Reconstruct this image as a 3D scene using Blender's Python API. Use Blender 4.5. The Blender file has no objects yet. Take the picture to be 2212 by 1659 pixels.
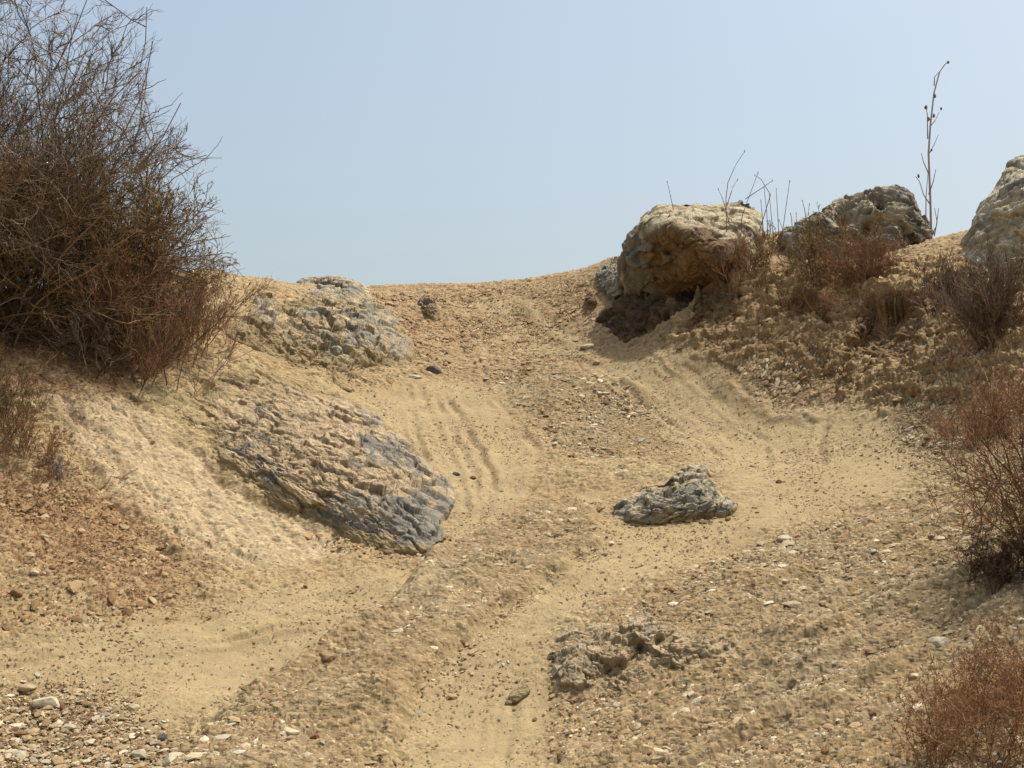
import bpy, math, time
import numpy as np

T0 = time.time()
scene = bpy.context.scene
COL = scene.collection
rad = math.radians

# ------------------------------------------------------------------ camera
PITCH = rad(8.9)
HFOV = rad(34.0)
EYE = np.array([0.0, 0.0, 1.6])
cam_data = bpy.data.cameras.new('camera')
cam = bpy.data.objects.new('camera', cam_data)
COL.objects.link(cam)
cam.location = EYE
cam.rotation_euler = (math.pi / 2 + PITCH, 0, 0)
cam_data.angle = HFOV
cam_data.clip_start = 0.1
cam_data.clip_end = 9000
scene.camera = cam

# ------------------------------------------------------------------ sun, sky, exposure
SUN_EL, SUN_AZ = rad(67), rad(58)        # azimuth from +Y towards +X: behind the hill, to the right
sun_dir = np.array([math.cos(SUN_EL) * math.sin(SUN_AZ), math.cos(SUN_EL) * math.cos(SUN_AZ), math.sin(SUN_EL)])
sun_data = bpy.data.lights.new('sun', 'SUN')
sun_data.energy = 3.15
sun_data.angle = rad(1.6)
sun_data.color = (1.0, 0.96, 0.90)
sun = bpy.data.objects.new('sun', sun_data)
COL.objects.link(sun)
sun.location = (10, 10, 30)
import mathutils
sun.rotation_euler = mathutils.Vector(sun_dir).to_track_quat('Z', 'Y').to_euler()

world = bpy.data.worlds.new("World")
scene.world = world
world.use_nodes = True
wn = world.node_tree
wn.nodes.clear()
w_out = wn.nodes.new('ShaderNodeOutputWorld')
w_bg = wn.nodes.new('ShaderNodeBackground')
w_sky = wn.nodes.new('ShaderNodeTexSky')
w_sky.sky_type = 'NISHITA'
w_sky.sun_disc = False
w_sky.sun_elevation = SUN_EL
w_sky.sun_rotation = SUN_AZ
w_sky.air_density = 1.5
w_sky.dust_density = 5.0
w_sky.ozone_density = 0.0
w_bg.inputs['Strength'].default_value = 0.111
wn.links.new(w_sky.outputs[0], w_bg.inputs[0])
wn.links.new(w_bg.outputs[0], w_out.inputs[0])

scene.view_settings.view_transform = 'Standard'
scene.view_settings.look = 'None'
scene.view_settings.gamma = 1
scene.view_settings.exposure = 0.5

# ------------------------------------------------------------------ maths helpers
FPX = 1106 / math.tan(HFOV / 2)           # focal length for a 2212 x 1659 picture
CP, SP = math.cos(PITCH), math.sin(PITCH)

def ray(X, Y):
    X = np.asarray(X, float); Y = np.asarray(Y, float)
    a = (X - 1106) / FPX; b = (829.5 - Y) / FPX
    return np.stack([a, CP - b * SP, SP + b * CP], -1)

def unproj(X, Y, d):
    r = ray(X, Y)
    return EYE + r * (np.asarray(d, float) / r[..., 1])[..., None]

def lin(c):
    c = np.asarray(c, float) / 255.0
    return np.where(c <= 0.04045, c / 12.92, ((c + 0.055) / 1.055) ** 2.4)

EARTH = np.array([0.675, 0.69, 0.70])
def earth(c): return lin(c) * EARTH

def sstep(a, b, x):
    t = np.clip((x - a) / (b - a), 0, 1)
    return t * t * (3 - 2 * t)

def _hash(ix, iy, iz, seed):
    h = (ix * np.int64(374761393) + iy * np.int64(668265263) + iz * np.int64(2147483647) + np.int64(seed) * np.int64(1274126177))
    h = h & 0xffffffff
    h = ((h ^ (h >> 13)) * np.int64(1103515245)) & 0xffffffff
    h = ((h ^ (h >> 16)) * np.int64(2654435761 & 0x7fffffff)) & 0xffffffff
    return h ^ (h >> 15)

_G = np.random.RandomState(7).normal(size=(1024, 3))
_G /= np.linalg.norm(_G, axis=1)[:, None]
_G = _G.astype(np.float32)

_ROT = np.array([[0.36, 0.48, -0.80], [-0.80, 0.60, 0.0], [0.48, 0.64, 0.60]])

def perlin(P, freq=1.0, seed=0):
    """gradient noise, about -1..1, at points P (N,3)"""
    if np.isscalar(freq): freq = (freq,) * 3
    q = P * np.array(freq) + seed * 17.13
    i = np.floor(q).astype(np.int64)
    f = (q - i).astype(np.float32)
    u = f * f * f * (f * (f * 6 - 15) + 10)
    out = np.zeros(len(P), np.float32)
    for dx in (0, 1):
        wx = u[:, 0] if dx else 1 - u[:, 0]
        for dy in (0, 1):
            wy = u[:, 1] if dy else 1 - u[:, 1]
            for dz in (0, 1):
                wz = u[:, 2] if dz else 1 - u[:, 2]
                g = _G[_hash(i[:, 0] + dx, i[:, 1] + dy, i[:, 2] + dz, seed) & 1023]
                out += wx * wy * wz * (g[:, 0] * (f[:, 0] - dx) + g[:, 1] * (f[:, 1] - dy) + g[:, 2] * (f[:, 2] - dz))
    return out * 1.6

def fbm(P, freq, octaves=4, gain=0.5, seed=0, ridged=False):
    s = np.zeros(len(P), np.float32); a = 1.0; tot = 0
    Q = (P * np.array((freq,) * 3 if np.isscalar(freq) else freq, float)) @ _ROT
    for o in range(octaves):
        n = perlin(Q, 1.0, seed + o * 3)
        if ridged: n = 1 - 2 * np.abs(n)
        s += a * n; tot += a; a *= gain; Q = (Q * 2.03) @ _ROT
    return s / tot

def cells3(Q, seed=0):
    """nearest jittered lattice point: cell random number, offset to it, gap to the second nearest"""
    i0 = np.floor(Q).astype(np.int64); f1 = np.full(len(Q), 9.0); f2 = np.full(len(Q), 9.0)
    hid = np.zeros(len(Q), np.int64); off = np.zeros_like(Q)
    zr = (-1, 0, 1)
    for dx in zr:
        for dy in zr:
            for dz in zr:
                h = _hash(i0[:, 0] + dx, i0[:, 1] + dy, i0[:, 2] + dz, seed)
                c = np.stack([i0[:, 0] + dx + 0.15 + 0.7 * (h & 255) / 255., i0[:, 1] + dy + 0.15 + 0.7 * ((h >> 8) & 255) / 255., i0[:, 2] + dz + 0.15 + 0.7 * ((h >> 16) & 255) / 255.], -1)
                v = Q - c; d = (v * v).sum(1)
                m = d < f1
                f2 = np.where(m, f1, np.minimum(f2, d)); f1 = np.where(m, d, f1)
                hid = np.where(m, h, hid); off = np.where(m[:, None], v, off)
    return hid, off, np.sqrt(f2) - np.sqrt(f1)

def cells2(Q, seed=0):
    i0 = np.floor(Q).astype(np.int64); f1 = np.full(len(Q), 9.0); f2 = np.full(len(Q), 9.0)
    hid = np.zeros(len(Q), np.int64); off = np.zeros_like(Q); z0 = np.zeros(len(Q), np.int64)
    for dx in (-1, 0, 1):
        for dy in (-1, 0, 1):
            h = _hash(i0[:, 0] + dx, i0[:, 1] + dy, z0, seed)
            c = np.stack([i0[:, 0] + dx + 0.1 + 0.8 * (h & 255) / 255., i0[:, 1] + dy + 0.1 + 0.8 * ((h >> 8) & 255) / 255.], -1)
            v = Q - c; d = (v * v).sum(1); m = d < f1
            f2 = np.where(m, f1, np.minimum(f2, d)); f1 = np.where(m, d, f1)
            hid = np.where(m, h, hid); off = np.where(m[:, None], v, off)
    return hid, off, np.sqrt(f2) - np.sqrt(f1)

def facets(Q, seed, tilt=0.8):
    """broken faces: every cell is a plane of its own height and lean; also returns the cell's random tone and its cracks"""
    fn = cells3 if Q.shape[1] == 3 else cells2
    hid, off, gap = fn(Q, seed)
    g = _G[(hid >> 3) & 1023][:, :Q.shape[1]]
    lvl = ((hid >> 5) & 1023) / 1023. - 0.5
    return lvl * 0.8 + tilt * (g * off).sum(1), lvl, gap

class TPS:
    def __init__(self, pts, vals, reg=1e-6, creased=False):
        if creased: self.k = lambda r: -r - 0.0 * r
        self.p = np.asarray(pts, float); n = len(self.p)
        self.c = self.p.mean(0); self.s = self.p.std()
        q = (self.p - self.c) / self.s
        K = self.k(np.linalg.norm(q[:, None] - q[None], axis=2)) + np.eye(n) * reg
        A = np.zeros((n + 3, n + 3)); A[:n, :n] = K
        A[:n, n] = 1; A[:n, n + 1:] = q; A[n:, :n] = A[:n, n:].T
        b = np.zeros(n + 3); b[:n] = vals
        self.w = np.linalg.solve(A, b); self.q = q
    @staticmethod
    def k(r):
        return r * r * np.log(r + 1e-9)
    def __call__(self, x, y):
        sh = np.shape(x)
        Q = (np.stack([np.ravel(x), np.ravel(y)], -1) - self.c) / self.s
        out = self.w[-3] + Q @ self.w[-2:]
        for j in range(len(self.q)):
            r = np.hypot(Q[:, 0] - self.q[j, 0], Q[:, 1] - self.q[j, 1])
            out += self.w[j] * self.k(r)
        return out.reshape(sh)

# ------------------------------------------------------------------ scene helpers
def tag(o, label=None, cat=None, group=None, kind=None):
    if label: o['label'] = label
    if cat: o['category'] = cat
    if group: o['group'] = group
    if kind: o['kind'] = kind
    return o

def mesh_obj(name, V, F, material, parent=None, smooth=True, colors=None, attrs=None):
    """V (n,3); F (m,k) int array or list of such arrays"""
    V = np.asarray(V, np.float32)
    Fs = F if isinstance(F, list) else [F]
    me = bpy.data.meshes.new(name)
    me.vertices.add(len(V)); me.vertices.foreach_set('co', V.ravel())
    nl = sum(f.size for f in Fs); nf = sum(len(f) for f in Fs)
    me.loops.add(nl); me.polygons.add(nf)
    me.loops.foreach_set('vertex_index', np.concatenate([f.ravel() for f in Fs]).astype(np.int32))
    tot = np.concatenate([np.full(len(f), f.shape[1], np.int32) for f in Fs])
    st = np.concatenate([[0], np.cumsum(tot)[:-1]]).astype(np.int32)
    me.polygons.foreach_set('loop_start', st)
    me.polygons.foreach_set('loop_total', tot)
    me.update(calc_edges=True)
    me.polygons.foreach_set('use_smooth', np.full(nf, bool(smooth)))
    if colors is not None:
        a = me.color_attributes.new('Col', 'FLOAT_COLOR', 'POINT')
        c = np.ones((len(V), 4), np.float32); c[:, :3] = colors
        a.data.foreach_set('color', c.ravel())
    for k, v in (attrs or {}).items():
        a = me.attributes.new(k, 'FLOAT', 'POINT')
        a.data.foreach_set('value', np.asarray(v, np.float32))
    me.materials.append(material)
    me.validate(clean_customdata=False)
    o = bpy.data.objects.new(name, me)
    COL.objects.link(o)
    if parent is not None: o.parent = parent
    return o

def empty(name, loc):
    o = bpy.data.objects.new(name, None)
    o.location = loc; o.empty_display_size = 0.2
    COL.objects.link(o)
    return o

class NT:
    def __init__(self, name):
        self.m = bpy.data.materials.new(name); self.m.use_nodes = True
        self.t = self.m.node_tree; self.t.nodes.clear()
        self.out = self.n('ShaderNodeOutputMaterial')
        self.b = self.n('ShaderNodeBsdfPrincipled')
        self.l(self.b.outputs[0], self.out.inputs[0])
        self.b.inputs['Specular IOR Level'].default_value = 0.25
        self.co = self.n('ShaderNodeTexCoord').outputs['Object']
    def n(self, k, **kw):
        n = self.t.nodes.new(k)
        for a, v in kw.items(): setattr(n, a, v)
        return n
    def l(self, a, b): self.t.links.new(a, b)
    def noise(self, scale, detail=3, rough=0.6, vec=None):
        n = self.n('ShaderNodeTexNoise'); n.inputs['Scale'].default_value = scale
        n.inputs['Detail'].default_value = detail; n.inputs['Roughness'].default_value = rough
        self.l(vec or self.co, n.inputs['Vector']); return n.outputs['Fac']
    def math(self, op, a, b=None, c=None, clamp=False):
        n = self.n('ShaderNodeMath', operation=op); n.use_clamp = clamp
        for i, v in enumerate((a, b, c)):
            if v is None: continue
            if isinstance(v, (int, float)): n.inputs[i].default_value = v
            else: self.l(v, n.inputs[i])
        return n.outputs[0]
    def rng(self, v, a, b, c, d):
        n = self.n('ShaderNodeMapRange'); self.l(v, n.inputs[0])
        for i, x in enumerate((a, b, c, d)): n.inputs[i + 1].default_value = x
        return n.outputs[0]
    def scale(self, col, fac):
        n = self.n('ShaderNodeVectorMath', operation='SCALE')
        self.l(col, n.inputs[0]); self.l(fac, n.inputs['Scale']); return n.outputs[0]
    def mix(self, fac, a, b):
        n = self.n('ShaderNodeMix', data_type='RGBA')
        if isinstance(fac, (int, float)): n.inputs[0].default_value = fac
        else: self.l(fac, n.inputs[0])
        for i, v in ((6, a), (7, b)):
            if isinstance(v, tuple): n.inputs[i].default_value = (*v, 1)
            else: self.l(v, n.inputs[i])
        return n.outputs[2]
    def attr(self, name, col=False):
        n = self.n('ShaderNodeAttribute', attribute_name=name)
        return n.outputs['Color'] if col else n.outputs['Fac']
    def bump(self, h, dist, strength=1.0, prev=None):
        n = self.n('ShaderNodeBump'); n.inputs['Strength'].default_value = strength
        n.inputs['Distance'].default_value = dist
        self.l(h, n.inputs['Height'])
        if prev is not None: self.l(prev, n.inputs['Normal'])
        return n.outputs[0]

# ------------------------------------------------------------------ materials
def mat_ground():
    t = NT('ground_earth')
    col = t.attr('Col', True); g = t.attr('gravel')
    # embedded chips: one tone per cell
    vo = t.n('ShaderNodeTexVoronoi'); vo.inputs['Scale'].default_value = 26
    warp = t.n('ShaderNodeVectorMath', operation='MULTIPLY'); t.l(t.co, warp.inputs[0]); warp.inputs[1].default_value = (0.75, 1.0, 1.5)
    t.l(warp.outputs[0], vo.inputs['Vector'])
    sep = t.n('ShaderNodeSeparateColor'); t.l(vo.outputs['Color'], sep.inputs[0])
    chip = t.rng(sep.outputs[0], 0, 1, 0.68, 1.36)
    chipm = t.math('MULTIPLY', t.rng(sep.outputs[1], 0.45, 0.6, 0, 1), g)
    one = t.math('ADD', t.math('MULTIPLY', t.math('SUBTRACT', chip, 1.0), chipm), 1.0)
    fine = t.rng(t.noise(60, 4, 0.7), 0.3, 0.7, 0.88, 1.12)
    mid = t.rng(t.noise(7, 3, 0.6), 0.3, 0.7, 0.93, 1.07)
    c = t.scale(col, t.math('MULTIPLY', t.math('MULTIPLY', fine, mid), one))
    t.l(c, t.b.inputs['Base Color'])
    t.b.inputs['Roughness'].default_value = 0.95
    hb = t.math('MULTIPLY', t.math('SUBTRACT', 1.0, vo.outputs['Distance']), chipm)
    n1 = t.bump(hb, 0.02, 0.8)
    n2 = t.bump(t.noise(45, 5, 0.7), 0.012, 0.7, n1)
    t.l(n2, t.b.inputs['Normal'])
    return t.m

def mat_rock(name, bump=0.035):
    t = NT(name)
    col = t.attr('Col', True)
    fine = t.rng(t.noise(48, 5, 0.75), 0.3, 0.7, 0.78, 1.22)
    mid = t.rng(t.noise(9, 4, 0.65), 0.3, 0.7, 0.86, 1.14)
    t.l(t.scale(col, t.math('MULTIPLY', fine, mid)), t.b.inputs['Base Color'])
    t.b.inputs['Roughness'].default_value = 0.9
    n1 = t.bump(t.noise(22, 6, 0.7), bump, 1.0)
    t.l(n1, t.b.inputs['Normal'])
    return t.m

def mat_col(name, rough=0.9, trans=0.0):
    t = NT(name)
    col = t.scale(t.attr('Col', True), t.rng(t.noise(90, 2, 0.6), 0.3, 0.7, 0.85, 1.15))
    t.l(col, t.b.inputs['Base Color'])
    t.b.inputs['Roughness'].default_value = rough
    if trans:
        tr = t.n('ShaderNodeBsdfTranslucent'); t.l(col, tr.inputs[0])
        mx = t.n('ShaderNodeMixShader'); mx.inputs[0].default_value = trans
        t.l(t.b.outputs[0], mx.inputs[1]); t.l(tr.outputs[0], mx.inputs[2]); t.l(mx.outputs[0], t.out.inputs[0])
    return t.m

M_GROUND = mat_ground()
M_ROCK = mat_rock('weathered_rock')
M_STONE = mat_rock('loose_stone', 0.006)
M_TWIG = mat_col('dry_twig')
M_LEAF = mat_col('dry_leaf', 0.8, 0.4)

# ------------------------------------------------------------------ terrain shape
CTRL = [  # picture x, y and the distance of the ground there
    (-400,1659,11.0),(0,1659,11.3),(550,1659,11.3),(1106,1659,11.6),(1700,1659,11.2),(2212,1659,10.7),(2600,1659,10.2),
    (-400,1420,12.2),(0,1440,12.7),(230,1480,12.55),(400,1400,13.2),(620,1450,12.9),(800,1330,13.9),(870,1420,13.05),(1106,1400,13.3),(1500,1400,12.9),(1900,1400,12.6),(2212,1400,12.1),(2600,1350,11.8),
    (-400,1200,13.3),(0,1200,14.0),(300,1200,14.4),(600,1230,14.8),(860,1215,15.2),(1000,1240,14.75),(1200,1200,15.1),(1600,1200,14.9),(2000,1200,14.3),(2212,1200,13.7),(2600,1150,13.0),
    (-400,1000,14.7),(0,1000,15.3),(200,1000,15.7),(400,1040,16.0),(560,1100,16.0),(700,1130,16.1),(720,1000,17.3),(960,1000,18.1),(1200,1000,17.9),(1500,1000,17.6),(1800,1000,17.2),(2050,1000,16.6),(2212,1000,15.8),(2600,950,15.0),
    (-400,850,15.6),(0,850,16.3),(150,840,16.8),(300,850,17.5),(550,870,18.5),(800,850,20.3),(1000,850,20.8),(1200,850,20.5),(1450,850,20.3),(1700,870,19.4),(1850,850,18.9),(2050,850,17.9),(2212,850,17.2),(2600,800,16.3),
    (-400,720,17.0),(0,720,17.7),(300,740,18.8),(450,720,19.8),(650,720,21.2),(850,720,22.7),(1000,720,23.4),(1200,720,23.2),(1330,740,22.2),(1500,740,21.0),(1700,740,20.2),(1850,780,19.3),(2000,760,18.6),(2212,760,17.8),
    (-400,600,20.2),(0,630,20.5),(200,620,22.0),(380,600,23.5),(460,605,24.2),(560,617,24.6),(800,620,25.6),(1000,618,26.2),(1100,616,26.2),(1200,602,25.9),(1300,572,25.2),(1350,552,24.6),
    (1480,640,22.3),(1600,600,21.6),(1750,610,20.9),(1850,625,20.4),(1990,600,19.9),(2100,600,19.5),(2212,620,18.9),(2600,600,18.0),
    (1450,560,24.0),(1600,530,23.4),(1690,495,23.3),(1800,540,22.4),(1980,530,21.8),(2040,514,21.6),(2100,495,21.6),(2212,470,21.2),(2600,430,20.5),
]
cp = np.array(CTRL, float)
W = unproj(cp[:, 0], cp[:, 1], cp[:, 2])
extra = []
for X, Yc, d in [(-400,600,20.2),(0,630,20.5),(460,605,24.2),(1000,618,26.2),(1350,552,24.6),(1690,495,23.3),(2212,470,21.2),(2600,430,20.5)]:
    p = unproj(X, Yc, d)
    extra += [(p[0] * 1.05, p[1] + 2.0, p[2] - 0.25), (p[0] * 1.2, p[1] + 6.0, p[2] - 2.0)]
for x in (-9, -4, 0, 4, 9):
    extra += [(x, 0, 0.0), (x, 5, 0.15 + 0.012 * abs(x)), (x, 8.5, 0.35 + 0.02 * abs(x))]
W = np.vstack([W, np.array(extra)])
TZ = TPS(W[:, :2], W[:, 2], reg=2e-4)

def hill(x, y):
    h = np.interp(y, [-60, 0, 9, 12, 26, 30, 45, 80, 200], [-3, 0, .5, 1.0, 7.2, 7.0, 4.0, -6, -8])
    k = sstep(160, 35, np.abs(x))
    return h * k + (1 - k) * np.minimum(h, -2.0)

def zbase(x, y):
    bx = np.maximum(np.abs(x) - 9.5, 0); by = np.maximum(0 - y, 0) + np.maximum(y - 30, 0)
    k = sstep(0, 6, np.hypot(bx, by))
    z = np.where(k >= 1, 0, 0.0)
    m = k < 1
    zz = np.zeros(np.shape(x))
    if np.any(m): zz[m] = TZ(x[m], y[m])
    return zz * (1 - k) + hill(x, y) * k

GX = np.arange(-16, 16.01, 0.08); GY = np.arange(-2, 38.01, 0.08)
_gx, _gy = np.meshgrid(GX, GY)
GZ = zbase(_gx, _gy)

def grid_z(x, y):
    fx = np.clip((np.asarray(x) - GX[0]) / 0.08, 0, len(GX) - 1.001); fy = np.clip((np.asarray(y) - GY[0]) / 0.08, 0, len(GY) - 1.001)
    ix = fx.astype(int); iy = fy.astype(int); tx = fx - ix; ty = fy - iy
    return (GZ[iy, ix] * (1 - tx) + GZ[iy, ix + 1] * tx) * (1 - ty) + (GZ[iy + 1, ix] * (1 - tx) + GZ[iy + 1, ix + 1] * tx) * ty

def hit(X, Y):
    """distance (world y) at which the sight line meets the ground (nan when it misses)"""
    X = np.asarray(X, float); Y = np.asarray(Y, float)
    r = ray(X, Y); r = r / r[..., 1:2]
    d = np.full(X.shape, np.nan)
    prev = None
    for y in np.arange(9.0, 29.0, 0.06):
        p = EYE + r * y
        gap = p[..., 2] - grid_z(p[..., 0], p[..., 1])
        if prev is not None:
            m = np.isnan(d) & (gap <= 0)
            t = prev / (prev - gap + 1e-9)
            d = np.where(m, y - 0.06 + 0.06 * t, d)
        prev = gap
    return d

def on_ground(X, Y, default=24.0):
    d = hit(np.atleast_1d(X), np.atleast_1d(Y)); d = np.where(np.isnan(d), default, d)
    return unproj(np.atleast_1d(X), np.atleast_1d(Y), d)

def densify(pts, n=10):
    p = np.array(pts, float); out = []
    for a, b in zip(p[:-1], p[1:]):
        for t in np.linspace(0, 1, n, endpoint=False): out.append(a + (b - a) * t)
    out.append(p[-1]); return np.array(out)

def line_xy(pts):
    p = densify(pts, 4)
    return on_ground(p[:, 0], p[:, 1])[:, :2]

def poly_xy(pts):
    return line_xy(list(pts) + [pts[0]])[:-1]

def seg_dist(P, x, y, closed=False):
    d = np.full(x.shape, 1e9); side = np.zeros(x.shape)
    n = len(P)
    for i in range(n if closed else n - 1):
        a = P[i]; b = P[(i + 1) % n]; ab = b - a; L = (ab ** 2).sum() + 1e-12
        t = np.clip(((x - a[0]) * ab[0] + (y - a[1]) * ab[1]) / L, 0, 1)
        dx = x - a[0] - t * ab[0]; dy = y - a[1] - t * ab[1]
        dd = np.hypot(dx, dy); m = dd < d
        side = np.where(m, np.sign(ab[0] * dy - ab[1] * dx), side); d = np.where(m, dd, d)
    return d, side

def inside(P, x, y):
    c = np.zeros(x.shape, bool); n = len(P)
    for i in range(n):
        a = P[i]; b = P[(i + 1) % n]
        m = (a[1] > y) != (b[1] > y)
        c ^= m & (x < (b[0] - a[0]) * (y - a[1]) / (b[1] - a[1] + 1e-12) + a[0])
    return c

def region(pts, x, y, soft, wob, amp=0.25):
    """soft mask of a ground patch; wob is noise that frays its edge"""
    P = poly_xy(pts)
    m = (x > P[:, 0].min() - 1) & (x < P[:, 0].max() + 1) & (y > P[:, 1].min() - 1) & (y < P[:, 1].max() + 1)
    out = np.zeros(x.shape)
    if m.any():
        d, _ = seg_dist(P, x[m], y[m], True)
        s = np.where(inside(P, x[m], y[m]), d, -d) + wob[m] * amp
        out[m] = sstep(-soft, soft, s)
    return out

# grid of the one ground sheet: columns fan out with distance, rows are fine where the photo looks
nfu = 1300
u_f = np.linspace(-0.37, 0.37, nfu)
u_o = 0.37 + 0.0012 * (np.geomspace(1, 2.2e5, 70) - 1) * 1.0
u = np.concatenate([-u_o[1:][::-1], u_f, u_o[1:]])
y_rows = np.concatenate([-np.geomspace(1500, 1, 22), np.linspace(0, 9.6, 40), np.arange(9.75, 11, 0.03), np.arange(11, 27.2, 0.0165), np.arange(27.3, 33, 0.15), np.geomspace(33.2, 7000, 40)])
UU, YY = np.meshgrid(u, y_rows)
XX = UU * np.maximum(YY, 9.0)
XX = np.clip(XX, -7000, 7000)
shape = XX.shape
x = XX.ravel(); y = YY.ravel()
z = grid_z(x, y)
far = (np.abs(x) > 15.9) | (y < -1.9) | (y > 37.9)
z[far] = hill(x[far], y[far])
fine = (np.abs(x / np.maximum(y, 9)) < 0.46) & (y > 9) & (y < 28.5)
idx = np.nonzero(fine)[0]
fx = x[idx]; fy = y[idx]; fz = z[idx]
P2 = np.stack([fx, fy, fz], -1)
wob = fbm(P2, 1.1, 4, 0.55, 11)
wob2 = fbm(P2, 4.5, 3, 0.55, 23)
wb = wob + 0.5 * wob2

# alcoves washed out of the right bank: polygon of the hollow, foot pixel, floor slope
ALC = [
    ([(1295,695),(1330,650),(1372,600),(1440,596),(1500,600),(1505,650),(1440,700),(1350,738)], (1350,738), 0.30, 0.05),
    ([(1450,735),(1500,690),(1515,612),(1560,600),(1592,640),(1590,690)], (1500,735), 0.35, 0.04),
    ([(1815,785),(1850,720),(1868,650),(1920,640),(1985,642),(1992,700),(1960,780),(1880,795)], (1870,792), 0.35, 0.05),
    ([(2118,1248),(2150,1185),(2200,1125),(2330,1100),(2330,1235),(2200,1262)], (2180,1258), 0.25, 0.05),
    ([(1690,690),(1720,650),(1760,640),(1800,660),(1790,700)], (1740,700), 0.5, 0.05),
]
for pts, foot, sl, soft in ALC:
    f0 = on_ground(*foot)[0]
    m = region(pts, fx, fy, soft, wb, 0.10)
    zf = f0[2] - 0.03 + sl * (fy - f0[1]) + 0.04 * wob2
    fz = fz + (np.minimum(fz, zf) - fz) * m

# material patches of the ground
SMOOTH = [
    [(-60,1410),(250,1325),(520,1290),(860,1230),(900,1250),(860,1305),(680,1400),(560,1480),(420,1560),(330,1580),(230,1490),(-60,1462)],
    [(960,1195),(1100,1125),(1240,1065),(1330,1150),(1180,1270),(1060,1340),(960,1420),(890,1520),(850,1690),(1160,1690),(1200,1500),(1160,1420),(1230,1330),(1500,1210),(1700,1130),(1980,1045),(1940,880),(1830,890),(1780,1000),(1600,1060),(1590,1110),(1480,1130),(1330,1140),(1260,1060)],
    [(740,840),(870,822),(1050,830),(1130,920),(1165,1000),(1140,1080),(950,1200),(990,1080),(940,1010),(860,930)],
    [(1270,785),(1500,750),(1545,780),(1650,890),(1800,900),(1780,1000),(1600,1060),(1450,960),(1340,860)],
    [(960,640),(1130,640),(1300,760),(1200,790),(1060,740)],
]
GRAVEL = [
    [(915,1215),(1230,1075),(1290,1110),(1290,1180),(1060,1335),(960,1410),(880,1520),(850,1700),(330,1700),(560,1490),(700,1405),(870,1300)],
    [(-80,1475),(230,1500),(360,1600),(520,1700),(-80,1700)],
    [(1420,1270),(2000,1060),(2300,1040),(2300,1720),(1220,1720),(1260,1500),(1200,1400)],
    [(1050,800),(1150,790),(1330,830),(1500,970),(1500,1010),(1250,980),(1150,900)],
    [(1560,780),(2300,700),(2300,1050),(2000,1040),(1900,880),(1700,880)],
]
LITTER = [
    [(-80,700),(60,730),(200,790),(330,800),(270,855),(140,850),(-80,850)],
    [(-80,960),(100,1000),(200,1060),(330,1120),(440,1220),(480,1265),(380,1300),(220,1280),(-80,1180)],
]
CRUMB = [[(1380,690),(1600,590),(2000,560),(2300,540),(2300,860),(1950,880),(1800,850),(1600,780),(1480,745)]]
PALE = [[(110,860),(280,860),(400,960),(560,1090),(760,1185),(640,1225),(480,1215),(380,1180),(250,1060),(130,950)]]

def union(lst, soft, amp):
    m = np.zeros(fx.shape)
    for p in lst: m = np.maximum(m, region(p, fx, fy, soft, wb, amp))
    return m
m_sm = union(SMOOTH, 0.16, 0.22)
m_gr = union(GRAVEL, 0.22, 0.35) * (1 - 0.85 * m_sm)
m_li = union(LITTER, 0.35, 0.5)
m_cr = union(CRUMB, 0.25, 0.3)
m_pa = union(PALE, 0.15, 0.25)
m_up = sstep(19.5, 23, fy) * sstep(-3.5, -1.5, fx) * (1 - m_cr)
m_reg = 1 - np.clip(m_sm + m_gr + m_cr, 0, 1)

# normals of the base surface for displacement
def grid_normals(P, shp):
    G = P.reshape(shp + (3,))
    du = np.gradient(G, axis=1); dv = np.gradient(G, axis=0)
    n = np.cross(du, dv); n /= (np.linalg.norm(n, axis=2, keepdims=True) + 1e-12)
    return n.reshape(-1, 3)

z[idx] = fz
full = np.stack([x, y, z], -1)
nrm = grid_normals(full, shape)
nf = nrm[idx]
P3 = full[idx]
steep = sstep(0.80, 0.45, nf[:, 2])

n_a = fbm(P3, 0.9, 2, 0.5, 31)            # soft swells
n_b = fbm(P3, 3.2, 3, 0.55, 37)           # lumps
n_c = fbm(P3, 11, 3, 0.6, 41)             # clods
n_d = perlin(P3, 30, 43)                  # chips
n_r = fbm(P3, (3.0, 3.0, 7.0), 4, 0.6, 47, ridged=True)
# streaks that follow the bank: stretched noise along two directions
def rotp(P, ang, sx, sy):
    c, s = math.cos(ang), math.sin(ang)
    return np.stack([(P[:, 0] * c + P[:, 1] * s) * sx, (-P[:, 0] * s + P[:, 1] * c) * sy, P[:, 2] * 0.5], -1)
n_s = fbm(rotp(P3, rad(125), 1.4, 9), 1.0, 3, 0.6, 53)
n_t = fbm(rotp(P3, rad(40), 1.0, 8), 1.0, 3, 0.6, 59)
disp = 0.07 * n_a
disp += n_b * (0.012 * m_sm + 0.035 * m_gr + 0.045 * m_cr + 0.04 * m_reg)
disp += (n_c * (1 - 0.6 * m_pa)) * (0.004 * m_sm + 0.016 * m_gr + 0.025 * m_cr + 0.016 * m_reg)
disp += fbm(P3 * np.array([0.6, 1, 1]), 9, 3, 0.6, 49, ridged=True) * (0.008 * m_gr + 0.015 * m_cr + 0.008 * m_reg)
disp += n_d * (0.002 * m_sm + 0.012 * m_gr + 0.016 * m_cr + 0.010 * m_reg)
disp += n_r * (0.06 * m_cr + 0.008 * m_pa) + n_r * steep * 0.05
disp += n_s * 0.022 * (m_pa + 0.5 * m_li) + n_t * 0.010 * m_sm + n_t * 0.055 * m_gr * sstep(0.2, 1.5, fx)

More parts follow.
